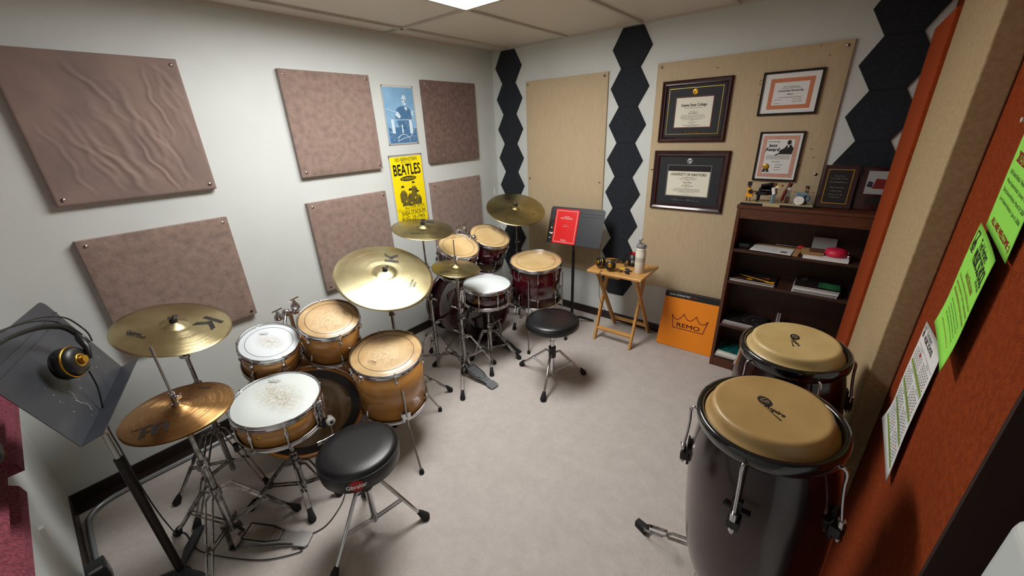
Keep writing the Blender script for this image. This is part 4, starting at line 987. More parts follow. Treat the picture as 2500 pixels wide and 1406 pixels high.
throne('drum_throne', 'black round drum stool with red logo on its side, nearest the camera', (1.372, -2.59, .51), .165, .098, [(1.515, -2.417), (1.16, -2.52), (1.43, -2.84)], .30, .013, logo=(-.61, -.050))
throne('drum_throne', 'black round stool without logo beside the wine red kit', (1.411, -1.146, .517), .180, .062, [(1.108, -1.114), (1.555, -.938), (1.482, -1.368)], .24, .014)

# ------------------------------------------------------------------ congas
def conga(label, c, tilt, hide, zrim=-.04, spin=0., logo_rot=0.):
    M = nframe(c, tilt, spin); th = thing('conga_drum', label, 'conga', M=M, group='conga drums')
    b = MB(); P = []
    for i in range(26):
        t = i/25; z = -.045-.72*t
        r = .142+.040*math.sin(min(t/.78, 1)*PI)*1. if t < .39 else None
        r = .110+ (.178-.110)*math.sin(PI/2*(1-((t-.30)/.70)**2 if t > .30 else 1)) if t > .30 else .147+(.178-.147)*math.sin(t/.30*PI/2)
        P.append((r, z))
    b.lathe(P+[(P[-1][0]-.01, -.765), (.1, -.5), (.13, -.05)], 72, closed=True); b.build('shell', CONGAW, th)
    b = MB(); b.lathe([(.1105, -.735), (.1125, -.75), (.1125, -.765), (.108, -.768)], 60); b.build('base_band', BLACK, th)
    b = MB(); b.lathe([(0, 0), (.08, 0), (.112, 0), (.119, .0018), (.126, .0008), (.1305, -.004), (.1325, -.012), (.135, -.022), (.140, -.031), (.146, -.034), (.149, -.045)], 80)
    b.mi = 1; b.prism([(.0+.02*math.cos(2*PI*i/24)-.02, .014*math.sin(2*PI*i/24)) for i in range(24)], .0006, .0012)
    b.mi = 2; b.text('LP', -.02, 0, .0016, .018, .014, .03); b.mi = 1; b.text('Aspire', .018, -.002, .0012, .05, .017, .02, .35); b.flat([(-.005, -.014), (.05, -.008), (.05, -.012)], .0012)
    o = b.build('drum_head', [hide, PRINT, hide], th); 
    b = MB(); b.lathe([(.149, -.03), (.154, -.024), (.164, -.026), (.1665, -.038), (.1645, -.058), (.157, -.07), (.152, -.072), (.150, -.05)], 88, closed=True); b.build('rim', CONGAR, th)
    for k in range(5):
        t = k*2*PI/5+.35; ca, sa = math.cos(t), math.sin(t)
        def Pp(r, z, o=0.): return (r*ca-o*sa, r*sa+o*ca, z)
        b = MB(); b.tube(smooth_path([Pp(.158, -.058), Pp(.172, -.052), Pp(.180, -.065), Pp(.181, -.10), Pp(.186, -.15), Pp(.192, -.19), Pp(.194, -.215)], 4), .0042, 10)
        b.cyl(Pp(.193, -.195), Pp(.194, -.218), .0085, n=10); b.tube([Pp(.194, -.245), Pp(.195, -.255), Pp(.195, -.264)], [.008, .0085, .005], 10); o = b.build('tuning_lug', CHROME, th)
        b = MB(); b.bar(Pp(.178, -.232), Pp(.2, -.232), .026, .028); b.prism([(0, 0), (0, 0), (0, 0)], 0, 0) if 0 else None
        b.bar(Pp(.178, -.17), Pp(.181, -.27), .024, .006, (ca, sa, 0), w1=.008); b.bar(Pp(.176, -.195), Pp(.1775, -.2), .06, .012); b.build('side_plate', BLACK, th)
    return th
conga('dark wine conga nearest the camera with amber hide head', (2.703, -2.130, 1.049), (-.06, -.065), HIDE, spin=-.8)
conga('second dark wine conga, farther back, with paler hide head', (2.722, -1.600, .995), (-.03, -.05), HIDEP, spin=-1.4)
cs = thing('conga_stand', 'chrome double conga stand, one leg with rubber foot on carpet', 'conga stand', (2.70, -1.87, 0))
def stand_leg(p, f, w=.02):
    p = V3(p); f = V3(f); d = V3((f.x-p.x, f.y-p.y, 0)).normalized(); s = V3((-d.y, d.x, 0))
    b = MB()
    for q in (-1, 1):
        K = [p+s*q*.014, p.lerp(f, .5)+s*q*.014, p.lerp(f, .55)+s*q*.004, p.lerp(f, .6)+s*q*.017, p.lerp(f, .88)+s*q*.017, f+s*q*.004]
        for i in range(len(K)-1): b.bar(K[i], K[i+1], .004, .013)
    o = b.build('leg', DCHROME, cs, world=True)
    b = MB(); b.bar(f+V3((0, 0, .002))-d*.03, f+d*.025, .034, .03, w1=.026); b.build('rubber_foot', RUBBER, o, world=True)
stand_leg((2.62, -1.93, .20), (2.354, -1.852, .018)); stand_leg((2.74, -1.75, .20), (2.80, -1.45, .018)); stand_leg((2.74, -2.02, .20), (2.86, -2.28, .018))
b = MB(); b.bar((2.749, -2.081, .222), (2.745, -1.562, .172), .03, .02); b.cyl((2.70, -1.87, .06), (2.70, -1.87, .24), .014)
b.bar((2.70, -1.87, .21), (2.62, -1.93, .20), .02, .02)
b.build('cross_bar', DCHROME, cs, world=True)
for (x, y) in ((2.749, -2.081), (2.745, -1.562)):
    b = MB(); b.tube([(x+.127*math.cos(2*PI*i/32), y+.127*math.sin(2*PI*i/32), (.262 if y < -1.8 else .212)) for i in range(32)], .006, 8, closed=True); zc_ = .235 if y < -1.8 else .185; b.bar((x, y-.12, zc_), (x, y+.12, zc_), .02, .012); b.bar((x-.12, y, zc_), (x+.12, y, zc_), .02, .012)
    for i in range(4): t = PI/2*i; b.bar((x+.12*math.cos(t), y+.12*math.sin(t), zc_), (x+.127*math.cos(t), y+.127*math.sin(t), zc_+.027), .02, .008, (math.cos(t), math.sin(t), 0))
    b.build('conga_cradle', DCHROME, cs, world=True)

# ------------------------------------------------------------------ music stands
def desk_stand(label, A, B, D, pole, zp, base_r, m_desk, m_pole, ang0=0., grips=True, ribs=(.76, .83)):
    th = thing('music_stand', label, 'music stand', (pole[0], pole[1], 0), group='music stands')
    A, B, D = V3(A), V3(B), V3(D); r = (B-A); w = r.length; r.normalize(); u = (D-A); h = u.length; u = (u-r*u.dot(r)).normalized(); n = r.cross(u)
    M = Matrix(((r.x, u.x, n.x, A.x), (r.y, u.y, n.y, A.y), (r.z, u.z, n.z, A.z), (0, 0, 0, 1)))
    b = MB(); b.use(M); q = .025
    P = [(0, 0), (w, 0), (w, h-q)]+[(w-q+q*math.cos(PI/2*i/5), h-q+q*math.sin(PI/2*i/5)) for i in range(1, 6)]+[(q-q*math.sin(PI/2*i/5), h-q+q*math.cos(PI/2*i/5)) for i in range(0, 6)]
    b.prism(P, -.0015, 0); o = b.build('desk', m_desk, th, world=True)
    b = MB(); b.use(M)
    for v in ribs: b.box(.0, h*v, 0, w, h*v+.004, .003)
    b.build('desk_rib', m_desk, o, world=True)
    b = MB(); b.use(M); b.prism([(0, -.0015), (w, -.0015), (w, 0), (0, 0)], 0, .058); b.box(0, -.001, .056, w, .001, .058); b.build('lip', m_desk, th, world=True)
    ctr = A+r*(w/2)+u*(h*.45); pz = V3((pole[0], pole[1], zp))
    b = MB(); b.use(M); b.box(w/2-.05, h*.3, -.012, w/2+.05, h*.6, -.0018); b.M = Matrix.Identity(4); b.tube([pz, pz+V3((0, 0, .03)), ctr-n*.012], .010, 12); b.build('tilt_bracket', BLKMETAL, th, world=True)
    return th, M, w, h, n
th, MM, dw, dh, dn = desk_stand('near worn black music stand with headphones hanging on its desk', (1.185, -3.26, .929), (.709, -3.104, .929), (1.151, -3.363, 1.239), (.872, -3.222), .93, .2, DESKM, POLEBR)
b = MB(); b.cyl((.872, -3.222, .62), (.872, -3.222, .93), .0095, n=14); b.build('inner_tube', STEEL, th, world=True)
b = MB(); b.cyl((.872, -3.222, .02), (.872, -3.222, .66), .0145, n=16); b.build('outer_tube', POLEBR, th, world=True)
b = MB(); b.cyl((.872, -3.222, 0), (.872, -3.222, .035), .03, .02, 20)
for t in (2.6, .35, 4.4): b.tube([(.872, -3.222, .03), (.872+.10*math.cos(t), -3.222+.10*math.sin(t), .03), (.872+.22*math.cos(t), -3.222+.22*math.sin(t), .012)], [.012, .022, .02], 12, flat=.5)
b.build('tripod_base', BLKMETAL, th, world=True)
b = MB(); b.use(MM); rr = random.Random(11)   # scratches on the desk
for _ in range(26):
    x = rr.uniform(.08, .48); y = rr.uniform(.01, .16); l = rr.uniform(.002, .01); a_ = rr.uniform(0, 3); b.prism([(x, y), (x+l*math.cos(a_), y+l*math.sin(a_)), (x+l*math.cos(a_+.6)*.6, y+l*.6*math.sin(a_+.6))], 0, .0006)
for i in range(12): x = .17+.008*math.sin(i); y = .02+i*.009; b.prism([(x, y), (x+.002, y), (x+.003, y+.010), (x+.001, y+.010)], 0, .0006)
b.build('scratches', SCRATCH, th, world=True)

th2, MM2, w2, h2, dn2 = desk_stand('far black music stand holding a red book', (.812, -.325, .762), (1.312, -.280, .762), (.805, -.215, 1.063), (1.055, -.26), .80, .2, BLKMETAL, BLACK, ribs=(.78, .86))
b = MB(); b.cyl((1.055, -.26, .55), (1.055, -.26, .80), .0085, n=14); b.build('inner_tube', BLKMETAL, th2, world=True)
b = MB(); b.cyl((1.055, -.26, .02), (1.055, -.26, .70), .013, n=16); b.build('outer_tube', BLACK, th2, world=True)
b = MB()
for t in (.6, 2.7, 4.8): b.tube([(1.055, -.26, .05), (1.055+.08*math.cos(t), -.26+.08*math.sin(t), .05), (1.055+.2*math.cos(t), -.26+.2*math.sin(t), .012)], [.01, .012, .010], 10)
b.cyl((1.055, -.26, .0), (1.055, -.26, .07), .022); b.build('tripod_base', BLACK, th2, world=True)
# red book on the far stand
bk = thing('red_book', 'bright red drum solo book standing on the far music stand', 'book', M=MM2 @ Matrix.Translation((.055, .002, .001)))
b = MB(); b.box(0, 0, 0, .222, .30, .006); bevel(b.build('cover', REDBOOK, bk), .001, 1)
b = MB(); z = .0064; border(b, .014, .014, .208, .286, .0022, z); b.text('12 SOLOS', .111, .235, z, .055, .011, .02); b.text('FOR THE DRUMSET', .111, .220, z, .11, .012, .02)
b.text('by', .111, .165, z, .01, .007); b.text('Anthony Morello', .111, .152, z, .06, .008, .01); b.greek(.08, .14, .036, z, .005); b.greek(.085, .135, .028, z, .005); b.build('lettering', WHITEP, bk)
# book part visible at left of the red book
b = MB(); b.use(MM2 @ Matrix.Translation((.002, .004, .001)))
b.box(0, 0, 0, .05, .20, .0008); o = b.build('leaflet', DARKC, None); tag(o, 'dark leaflet with white marks peeking out left of the red book', 'leaflet')
b = MB(); b.use(MM2 @ Matrix.Translation((.002, .004, .0021)))
for (x, y, q) in ((.03, .13, .006), (.02, .085, .006), (.035, .08, .008), (.045, .085, .005), (.02, .04, .004), (.03, .042, .004)): b.flat([(x-q, y-q*.6), (x+q*.8, y-q), (x+q, y+q*.7), (x-q*.5, y+q)], 0)
b.build('leaflet_marks', WHITEP, o)

# headphones hanging on the near stand
def earcup(th, p, n, up, r=.045, gold=GOLDM):
    p = V3(p); n = V3(n).normalized(); u = V3(up); u = (u-n*u.dot(n)).normalized(); s = n.cross(u)
    M = Matrix(((s.x, u.x, n.x, p.x), (s.y, u.y, n.y, p.y), (s.z, u.z, n.z, p.z), (0, 0, 0, 1)))
    b = MB(); b.use(M); b.lathe([(0, -.002), (r*.55, -.002), (r*.62, -.012), (r*.9, -.014), (r, -.004), (r, .008), (r*.9, .014)], 32); b.build('ear_pad', VINYL, th, world=True)
    b = MB(); b.use(M); b.lathe([(r*.93, .010), (r*.95, .02), (r*.82, .032), (r*.55, .036), (0, .036)], 32); b.build('ear_cup', BLACK, th, world=True)
    b = MB(); b.use(M); b.lathe([(r*.96, .013), (r*1.0, .016), (r*.97, .021), (r*.92, .019)], 32, closed=True); b.lathe([(r*.42, .0358), (r*.4, .039), (r*.3, .0365)], 28); b.cyl((0, 0, .034), (0, 0, .048), .012, n=14); b.build('gold_ring', gold, th, world=True)
hp = thing('headphones', 'black headphones with gold ringed ear cup hanging on the near stand', 'headphones', (1.0, -3.21, 1.1), group='headphones')
cupn = V3((.80, .35, .28)); 
earcup(hp, (.992, -3.214, 1.110), (.50, .85, .12), (-.1, -.1, 1), .050)
earcup(hp, (1.40, -3.37, 1.13), (.5, -.8, .1), (-.1, -.1, 1), .046)
P1 = [(.955, -3.165, 1.14), (.92, -3.165, 1.155), (.894, -3.173, 1.175), (.915, -3.192, 1.22), (.958, -3.222, 1.25), (1.01, -3.255, 1.268), (1.10, -3.30, 1.282), (1.22, -3.34, 1.275), (1.34, -3.37, 1.22), (1.395, -3.37, 1.16)]
b = MB()
for off in ((0, 0, 0), (.012, .022, .008)): b.tube(smooth_path([V3(q)+V3(off) for q in P1], 5), .0023, 8)
b.build('headband_wire', BLACK, hp, world=True)
b = MB(); b.tube(smooth_path([V3(q)+V3((.004, .01, -.022)) for q in P1[1:-1]], 5), .009, 10, flat=.25); b.build('headband_strap', VINYL, hp, world=True)
b = MB(); b.tube([(.985, -3.165, 1.10), (.975, -3.160, 1.135), (.94, -3.165, 1.155), (.915, -3.168, 1.165)], [.007, .009, .011, .006], 10); b.build('yoke', BLACK, hp, world=True)
b = MB(); b.tube(smooth_path([(.985, -3.18, 1.062), (.985, -3.18, 1.0), (1.0, -3.19, .94), (.99, -3.20, .88), (.94, -3.205, .8), (.90, -3.205, .7), (.887, -3.205, .5), (.80, -3.20, .28), (.70, -3.19, .08), (.62, -3.19, .006), (.66, -3.16, .006), (.80, -3.15, .006), (.95, -3.08, .006), (1.10, -2.98, .006), (1.19, -2.87, .006), (1.17, -2.86, .006), (1.12, -2.86, .006), (1.163, -2.746, .006), (1.124, -2.641, .006), (1.07, -2.58, .006)], 7), .0024, 8)
b.build('cable', BLACK, hp, world=True)

# ------------------------------------------------------------------ folding tray table
tb = thing('tray_table', 'light wood folding tray table against the back wall', 'table', (1.55, -.34, 0))
zt = .665; X0, X1, Y0, Y1 = 1.335, 1.775, -.535, -.165
b = MB(); b.box(X0, Y0, zt-.02, X1, Y1, zt); bevel(b.build('table_top', PINE, tb, world=True), .005, 3)
for x in (1.375, 1.69):
    b = MB(); b.bar((x, -.42, .0), (x, -.20, zt-.02), .018, .034, (0, 1, 0)); b.build('leg', PINE, tb, world=True)
    b = MB(); b.bar((x+.02, -.055, .0), (x+.02, -.47, zt-.02), .018, .034, (0, 1, 0)); b.build('leg', PINE, tb, world=True)
b = MB(); b.bar((1.384, -.385, .10), (1.681, -.385, .10), .034, .016, (0, -.3, 1)); b.build('stretcher', PINE, tb, world=True)
b = MB(); b.bar((1.40, -.09, .08), (1.70, -.09, .08), .012, .03); b.bar((1.48, -.5, zt-.03), (1.60, -.5, zt-.03), .03, .02); b.build('stretcher', PINE, tb, world=True)
hp = thing('headphones', 'black headphones with gold rings lying on the tray table', 'headphones', (1.46, -.42, zt), group='headphones')
earcup(hp, (1.415, -.44, zt+.046), (-.55, -.8, .2), (0, 0, 1), .042); earcup(hp, (1.50, -.46, zt+.045), (.25, -.95, .2), (0, 0, 1), .042)
b = MB()
for o_ in (0, .014): b.tube(smooth_path([(1.415, -.42, zt+.07), (1.425, -.34, zt+.045+o_), (1.47, -.27, zt+.03+o_), (1.54, -.275, zt+.04+o_), (1.565, -.34, zt+.045+o_), (1.51, -.44, zt+.07)], 5), .003, 8)
b.build('headband_wire', BLACK, hp, world=True)
b = MB(); b.tube(smooth_path([(1.43, -.33, zt+.03), (1.47, -.28, zt+.03), (1.53, -.285, zt+.035), (1.55, -.34, zt+.04)], 5), .013, 10, flat=.3); b.build('headband_strap', VINYL, hp, world=True)
b = MB(); b.tube(smooth_path([(1.45, -.50, zt+.006), (1.452, -.538, zt+.004), (1.452, -.545, zt-.05), (1.45, -.53, .5), (1.44, -.49, .42), (1.44, -.40, .30), (1.40, -.25, .20), (1.37, -.14, .16)], 6), .002, 8); b.build('cable', BLACK, hp, world=True)
bt = thing('water_bottle', 'cream insulated bottle with grey stripes on the tray table', 'bottle', (1.70, -.385, zt))
b = MB(); b.use(Matrix.Translation((1.70, -.385, zt))); b.lathe([(0, 0), (.034, 0), (.037, .004), (.037, .165), (.032, .178), (.0345, .184), (.0345, .196), (0, .196)], 36); b.build('bottle_body', BOTTLEM, bt, world=True)
b = MB(); b.use(Matrix.Translation((1.70, -.385, zt)))
for zz_ in (.095, .103, .112, .12): b.lathe([(.0373, zz_), (.0373, zz_+.003)], 36)
b.build('stripe', GREYPL, bt, world=True)
b = MB(); b.use(Matrix.Translation((1.70, -.385, zt))); b.lathe([(.035, .196), (.035, .215), (.028, .224), (0, .225)], 32); b.box(-.02, -.008, .222, -.004, .008, .255); b.bar((-.012, 0, .25), (.008, 0, .262), .012, .01); b.tube([(.03, -.01, .205), (.045, -.01, .21), (.04, -.01, .225), (.025, -.01, .225)], .003, 8); bevel(b.build('lid', GREYPL, bt, world=True), .001, 1)
mg = thing('mug', 'black mug with red inside and white logo at the back of the tray table', 'mug', (1.60, -.26, zt))
b = MB(); b.use(Matrix.Translation((1.60, -.26, zt))); b.lathe([(0, 0), (.036, 0), (.042, .01), (.044, .1), (.0415, .1)], 32); b.tube(smooth_path([(-.04, .015, .085), (-.066, .02, .08), (-.07, .02, .05), (-.055, .018, .03), (-.038, .014, .025)], 4), .0045, 8); b.build('mug_body', BLACK, mg, world=True)
b = MB(); b.use(Matrix.Translation((1.60, -.26, zt))); b.lathe([(.0415, .1), (.0385, .085), (.038, .01), (0, .01)], 32); b.build('mug_lining', REDP, mg, world=True)
b = MB(); Rm = .0444
def fm(x, y, z): a_ = -1.1+x/Rm; return (1.60+(Rm+z)*math.cos(a_), -.26+(Rm+z)*math.sin(a_), zt+.05+y)
b.text('MUSIC', .008, -.004, 0, .026, .006, .02, fn=fm); b.text('SCHOOL', .008, -.012, 0, .026, .006, .02, fn=fm); b.text('Ted', .008, .005, 0, .014, .006, .01, fn=fm)
b.add([fm(*q) for q in ((-.02, -.015, 0), (-.009, -.015, 0), (-.009, -.012, 0), (-.017, -.012, 0), (-.017, .01, 0), (-.02, .01, 0))], [(0, 1, 2, 3, 4, 5)]); b.add([fm(*q) for q in ((-.016, -.006, 0), (-.012, -.006, 0), (-.007, .01, 0), (-.01, .01, 0))], [(0, 1, 2, 3)])
b.build('logo', WHITEP, mg, world=True)
for i, (dx, dy, mm, lb) in enumerate(((.012, .01, REDP, 'red pen standing in the black mug'), (-.012, -.005, BLACK, 'black pen standing in the black mug'), (.02, -.012, STEEL, 'silver pen standing in the black mug'))):
    b = MB(); b.tube([(1.60+dx*.5, -.26+dy*.5, zt+.014), (1.60+dx*2.2, -.26+dy*2, zt+.13)], .0035, 8); tag(b.build('pen', mm), lb, 'pen', 'pens in the mug')
b = MB(); b.tube([(1.535, -.375, zt+.004), (1.60, -.365, zt+.004)], .0037, 6); b.tube([(1.60, -.365, zt+.004), (1.612, -.363, zt+.004)], [.0037, .0005], 6); tag(b.build('pencil', YELLOWP), 'yellow pencil lying beside the headphones on the tray table', 'pencil')
ky = thing('keys', 'bunch of keys with black fobs lying on the tray table', 'keys', (1.62, -.44, zt))
b = MB(); b.tube([(1.60+.014*math.cos(2*PI*i/16), -.43+.014*math.sin(2*PI*i/16), zt+.004) for i in range(16)], .0012, 6, closed=True); b.build('key_ring', STEEL, ky, world=True)
for dx, dy, mm in ((-.045, -.02, STEEL), (-.04, .004, STEEL), (-.02, -.04, GOLDM)):
    b = MB(); p_ = V3((1.60, -.43, zt+.005)); d = V3((dx, dy, 0)); b.bar(p_+d*.3, p_+d*.55, .018, .002); b.bar(p_+d*.5, p_+d*1.15, .007, .002); b.build('key', mm, ky, world=True)
b = MB(); b.tube([(1.612, -.44, zt+.008), (1.63, -.455, zt+.010), (1.655, -.47, zt+.009)], [.008, .015, .010], 12, flat=.5); b.build('car_fob', BLACK, ky, world=True)
b = MB(); b.tube([(1.61, -.42, zt+.005), (1.64, -.41, zt+.006), (1.65, -.40, zt+.005)], [.003, .009, .004], 10, flat=.4); b.build('blue_tag', NAVY, ky, world=True)
b = MB(); b.use(Matrix.Translation((1.59, -.37, zt)) @ Matrix.Rotation(-.7, 4, 'Z')); b.box(0, -.012, 0, .06, .012, .009); bevel(tag(b.build('multi_tool', mat('steel_blue_tool', (66, 74, 90), .4, .5)), 'dark blue pocket tool lying before the black mug', 'tool'), .002, 2)

# ------------------------------------------------------------------ orange drumhead pack
up = V3((0, .125, .43)).normalized()
Mb = frame((1.825, -.185, 0.003), (1, .035, 0), (0, up.y, up.z))
bx = thing('drumhead_pack', 'flat orange drumhead box with crown logo leaning on the back wall', 'box', M=Mb)
b = MB(); b.box(0, 0, -.018, .425, .405, 0); bevel(b.build('carton', ORANGEBOX, bx), .002, 1)
b = MB(); b.box(-.0005, .405, -.019, .4255, .45, .0008); bevel(b.build('top_flap', BLACK, bx), .002, 1)
b = MB(); logo_crown(b, .22, .205, .27, .0012, 0, 0); b.build('crown_logo', MAROONP, bx)
b = MB(); b.mi = 0; b.text('DRUMHEAD PACK', .11, .428, .0012, .16, .016, .02, PI); logo_crown(b, .215, .43, .05, .0012, PI, 1); b.build('lettering', [WHITEP, REDTXT], bx)

# ------------------------------------------------------------------ bookcase
bc = thing('bookcase', 'dark walnut bookcase with four open shelves by the rust panel', 'bookcase', (2.26, -.27, 0))
XL, XRr, YF, ZT = 2.262, 2.985, -.272, 1.208
b = MB(); b.box(XL, YF, 0, XL+.02, -.028, ZT-.02); bevel(b.build('side_panel', WALNUT, bc, world=True), .001, 1)
b = MB(); b.box(XRr-.02, YF, 0, XRr, -.028, ZT-.02); bevel(b.build('side_panel', WALNUT, bc, world=True), .001, 1)
b = MB(); b.box(XL-.004, YF-.004, ZT-.02, XRr+.003, -.028, ZT); bevel(b.build('top_board', WALNUT, bc, world=True), .002, 1)
b = MB(); b.box(XL+.021, YF+.003, ZT-.085, XRr-.021, YF+.021, ZT-.021); b.build('top_rail', WALNUT, bc, world=True)
b = MB(); b.box(XL+.02, YF+.003, 0, XRr-.02, YF+.018, .07); b.build('kick_board', WALNUT, bc, world=True)
b = MB(); b.box(XL+.02, -.034, 0, XRr-.02, -.0285, ZT-.02); b.build('back_panel', WALNUTV, bc, world=True)
SH = [.915, .688, .352, .088]
for z in SH:
    b = MB(); b.box(XL+.0205, YF+.004, z-.018, XRr-.0205, -.0345, z); bevel(b.build('shelf', WALNUTV, bc, world=True), .001, 1)
def slab(name, label, cat, x, y, z, w, d, t, rot, m, group=None, extra=None, edges=PAPER):
    """book or magazine lying flat: cover boards and page block"""
    th = thing(name, label, cat, M=Matrix.Translation((x, y, z)) @ Matrix.Rotation(rot, 4, 'Z'), group=group)
    b = MB(); c_ = min(.0016, t*.25); b.box(0, 0, t-c_, w, d, t); b.box(0, 0, 0, w, d, c_); b.build('cover', m, th)
    b = MB(); b.box(.001, .001, c_, w-.001, d-.001, t-c_); b.build('page_block', edges, th)
    if extra:
        b = MB(); b.M = Matrix.Translation((0, 0, t+.0004)); mats = extra(b); b.build('cover_print', mats, th)
    return th
y0 = YF+.016
# top shelf
z = SH[0]
b = MB(); b.box(2.30, y0+.02, z, 2.37, y0+.13, z+.035); bevel(tag(b.build('black_case', BLACK), 'black case at the left end of the top shelf', 'case'), .01, 3)
cbz = slab('wooden_board', 'long pale wooden board under the printed sheets on the top shelf', 'board', 2.375, y0+.03, z, .26, .16, .008, -.1, KRAFT, edges=KRAFT)
sh = thing('printed_sheets', 'white printed sheets hanging over the front of the top shelf', 'papers', M=Matrix.Translation((2.375, y0-.012, z+.0082)) @ Matrix.Rotation(-.06, 4, 'Z'))
b = MB(); b.box(0, 0, 0, .225, .14, .004); b.build('sheet', PAPER, sh)
b = MB(); rr2 = random.Random(8)
for i in range(9): b.greek(.012, .15, .125-i*.013, .0044, .006, .95, rr2)
b.mi = 1; rect(b, .165, .02, .20, .06, .0044); b.build('lettering', [PAPERG, GREYPL], sh)
ml = thing('red_tape_measure', 'red headed mallet lying behind the sheets on the top shelf', 'mallet', (2.6, y0+.14, z)); ml.name = 'mallet'; ROOT['mallet'] = ROOT.get('red_tape_measure') or Matrix.Translation((2.6, y0+.14, z))
b = MB(); b.tube([(2.50, y0+.185, z+.014), (2.62, y0+.17, z+.016)], .003, 8); b.build('handle', STEEL, ml, world=True)
b = MB(); b.tube([(2.62, y0+.17, z+.016), (2.625, y0+.169, z+.016), (2.65, y0+.166, z+.016), (2.655, y0+.165, z+.016)], [.008, .016, .016, .01], 14); b.build('mallet_head', REDP, ml, world=True)
# right stack on the top shelf
slab('paper_stack', 'thick stack of white papers at the right of the top shelf', 'papers', 2.66, y0-.01, z, .22, .19, .018, 0, PAPER)
slab('envelope', 'tan envelope poking out left of the paper stack', 'envelope', 2.650, y0+.004, z+.0182, .10, .16, .004, .06, KRAFT, edges=KRAFT)
slab('brown_folder', 'brown card folder leaning over the tan envelope', 'folder', 2.685, y0+.03, z+.0226, .075, .10, .012, 0, BROWNC, edges=KRAFT)
b = MB(); b.use(frame((2.69, y0+.165, z+.02), (1, 0, 0), (0, .25, 1))); b.box(0, 0, 0, .12, .075, .004); tag(b.build('grey_booklet', PAPERG), 'grey booklet standing at the back of the paper stack', 'booklet')
b = MB(); b.use(Matrix.Translation((2.815, y0+.07, z+.019))); b.lathe([(0, 0), (.052, 0), (.058, .012), (.052, .034), (.03, .044), (0, .045)], 20); o = b.build('magenta_pouch', PINKBAG); tag(o, 'magenta soft pouch on the stack of white papers', 'pouch')
b = MB(); b.sphere((2.876, y0+.03, z+.031), .012); b.sphere((2.878, y0+.05, z+.029), .010); b.cyl((2.87, y0+.035, z+.03), (2.885, y0+.06, z+.042), .006); tag(b.build('silver_hardware', CHROME), 'small silver fitting beside the magenta pouch', 'hardware')
# second shelf
z = SH[1]
def trumpet(b):
    b.mi = 0; b.tube([(.05, .10, .001), (.24, .03, .001)], .006, 6, flat=.2); b.flat([(.20, .02), (.26, .0), (.265, .05)], .001); b.flat([(.12+.02*math.cos(2*PI*i/14), .03+.012*math.sin(2*PI*i/14)) for i in range(14)], .001)
    b.mi = 1; b.flat([(.02, .02), (.09, .02), (.09, .03), (.02, .03)], .0005); b.flat([(.18, .09), (.23, .08), (.23, .11)], .0005); return [YELC, REDTXT]
slab('magazine', 'lower dark music book at left of the second shelf', 'book', 2.287, y0, z, .265, .20, .010, 0, BROWNC, 'books on the second shelf')
slab('magazine', 'upper book with golden trumpet cover at left of the second shelf', 'book', 2.285, y0+.004, z+.0102, .268, .20, .008, .01, DARKC, 'books on the second shelf', trumpet)
def green(b):
    b.mi = 0; b.text('GROOVE', .045, .15, 0, .06, .02, .02, 1.2); 
    b.mi = 1
    for i in range(5):
        for k in range(6): x = .12+k*.018; y = .03+i*.022+.006*math.sin(k*1.2); b.flat([(x, y), (x+.018, y+.006*math.sin((k+1)*1.2)-.006*math.sin(k*1.2)), (x+.018, y+.01), (x, y+.01)], 0)
    return [WHITEP, mat('bright_green_print', (60, 150, 96), .5)]
books = [(.009, PAPER), (.010, DARKC), (.008, PAPER), (.010, GREENC), (.007, DARKC)]
zz = z
for i, (t, m_) in enumerate(books):
    lb = ['lowest spiral bound white book in the stack at right of second shelf', 'second lowest dark book in the right stack on second shelf', 'middle white book in the right stack on second shelf', 'green covered book second from top of the right stack', 'topmost dark book with green waves in the right stack'][i]
    tt = slab('music_book', lb, 'book', 2.648+.002*i, y0-.004+.003*(i % 2), zz, .228, .19, t, .0, m_, 'books in the right stack on the second shelf', green if i == 4 else None)
    if i in (0, 1):
        b = MB()
        for k in range(30): b.bar((.008+k*.0072, -.002, t*.15), (.008+k*.0072, -.002, t*1.0), .0028, .003, (1, 0, 0))
        b.build('spiral_binding', PAPERG, tt)
    zz += t+.0003
# third shelf
z = SH[2]
def drumcov(b):
    b.mi = 0; b.text('SIMPLE', .03, .10, 0, .09, .02, .02, 1.3)
    rr3 = random.Random(3)
    for _ in range(24): x = rr3.uniform(.1, .23); y = rr3.uniform(.03, .17); a_ = rr3.uniform(0, 3); l = rr3.uniform(.01, .03); b.flat([(x, y), (x+l*math.cos(a_), y+l*math.sin(a_)), (x+l*math.cos(a_)-.003, y+l*math.sin(a_)+.004)], 0)
    return [PAPERG]
zz = z
for i, (t, m_) in enumerate([(.006, REDT), (.008, DARKC), (.007, PAPERG), (.009, DARKC)]):
    lb = ['lowest dark red book in the left pile on the third shelf', 'second lowest dark book in the left pile on third shelf', 'grey book second from top on the third shelf', 'topmost black drum book in the left pile on third shelf'][i]
    slab('drum_book', lb, 'book', 2.288+.004*i, y0-.002+.003*i, zz, .255, .20, t, .0, m_, 'books in the left pile on the third shelf', drumcov if i == 3 else None); zz += t+.0003
slab('navy_folder', 'navy blue folder lying at the right of the third shelf', 'folder', 2.63, y0+.01, z, .24, .2, .03, 0, NAVY)
b = MB(); b.use(frame((2.60, y0+.16, z), (1, 0, 0), (0, .1, 1))); b.box(0, 0, 0, .01, .10, .012); b.box(.014, 0, 0, .022, .1, .012); tag(b.build('pale_pen', PAPERG), 'pale thin booklet edge standing beside the navy folder', 'booklet')
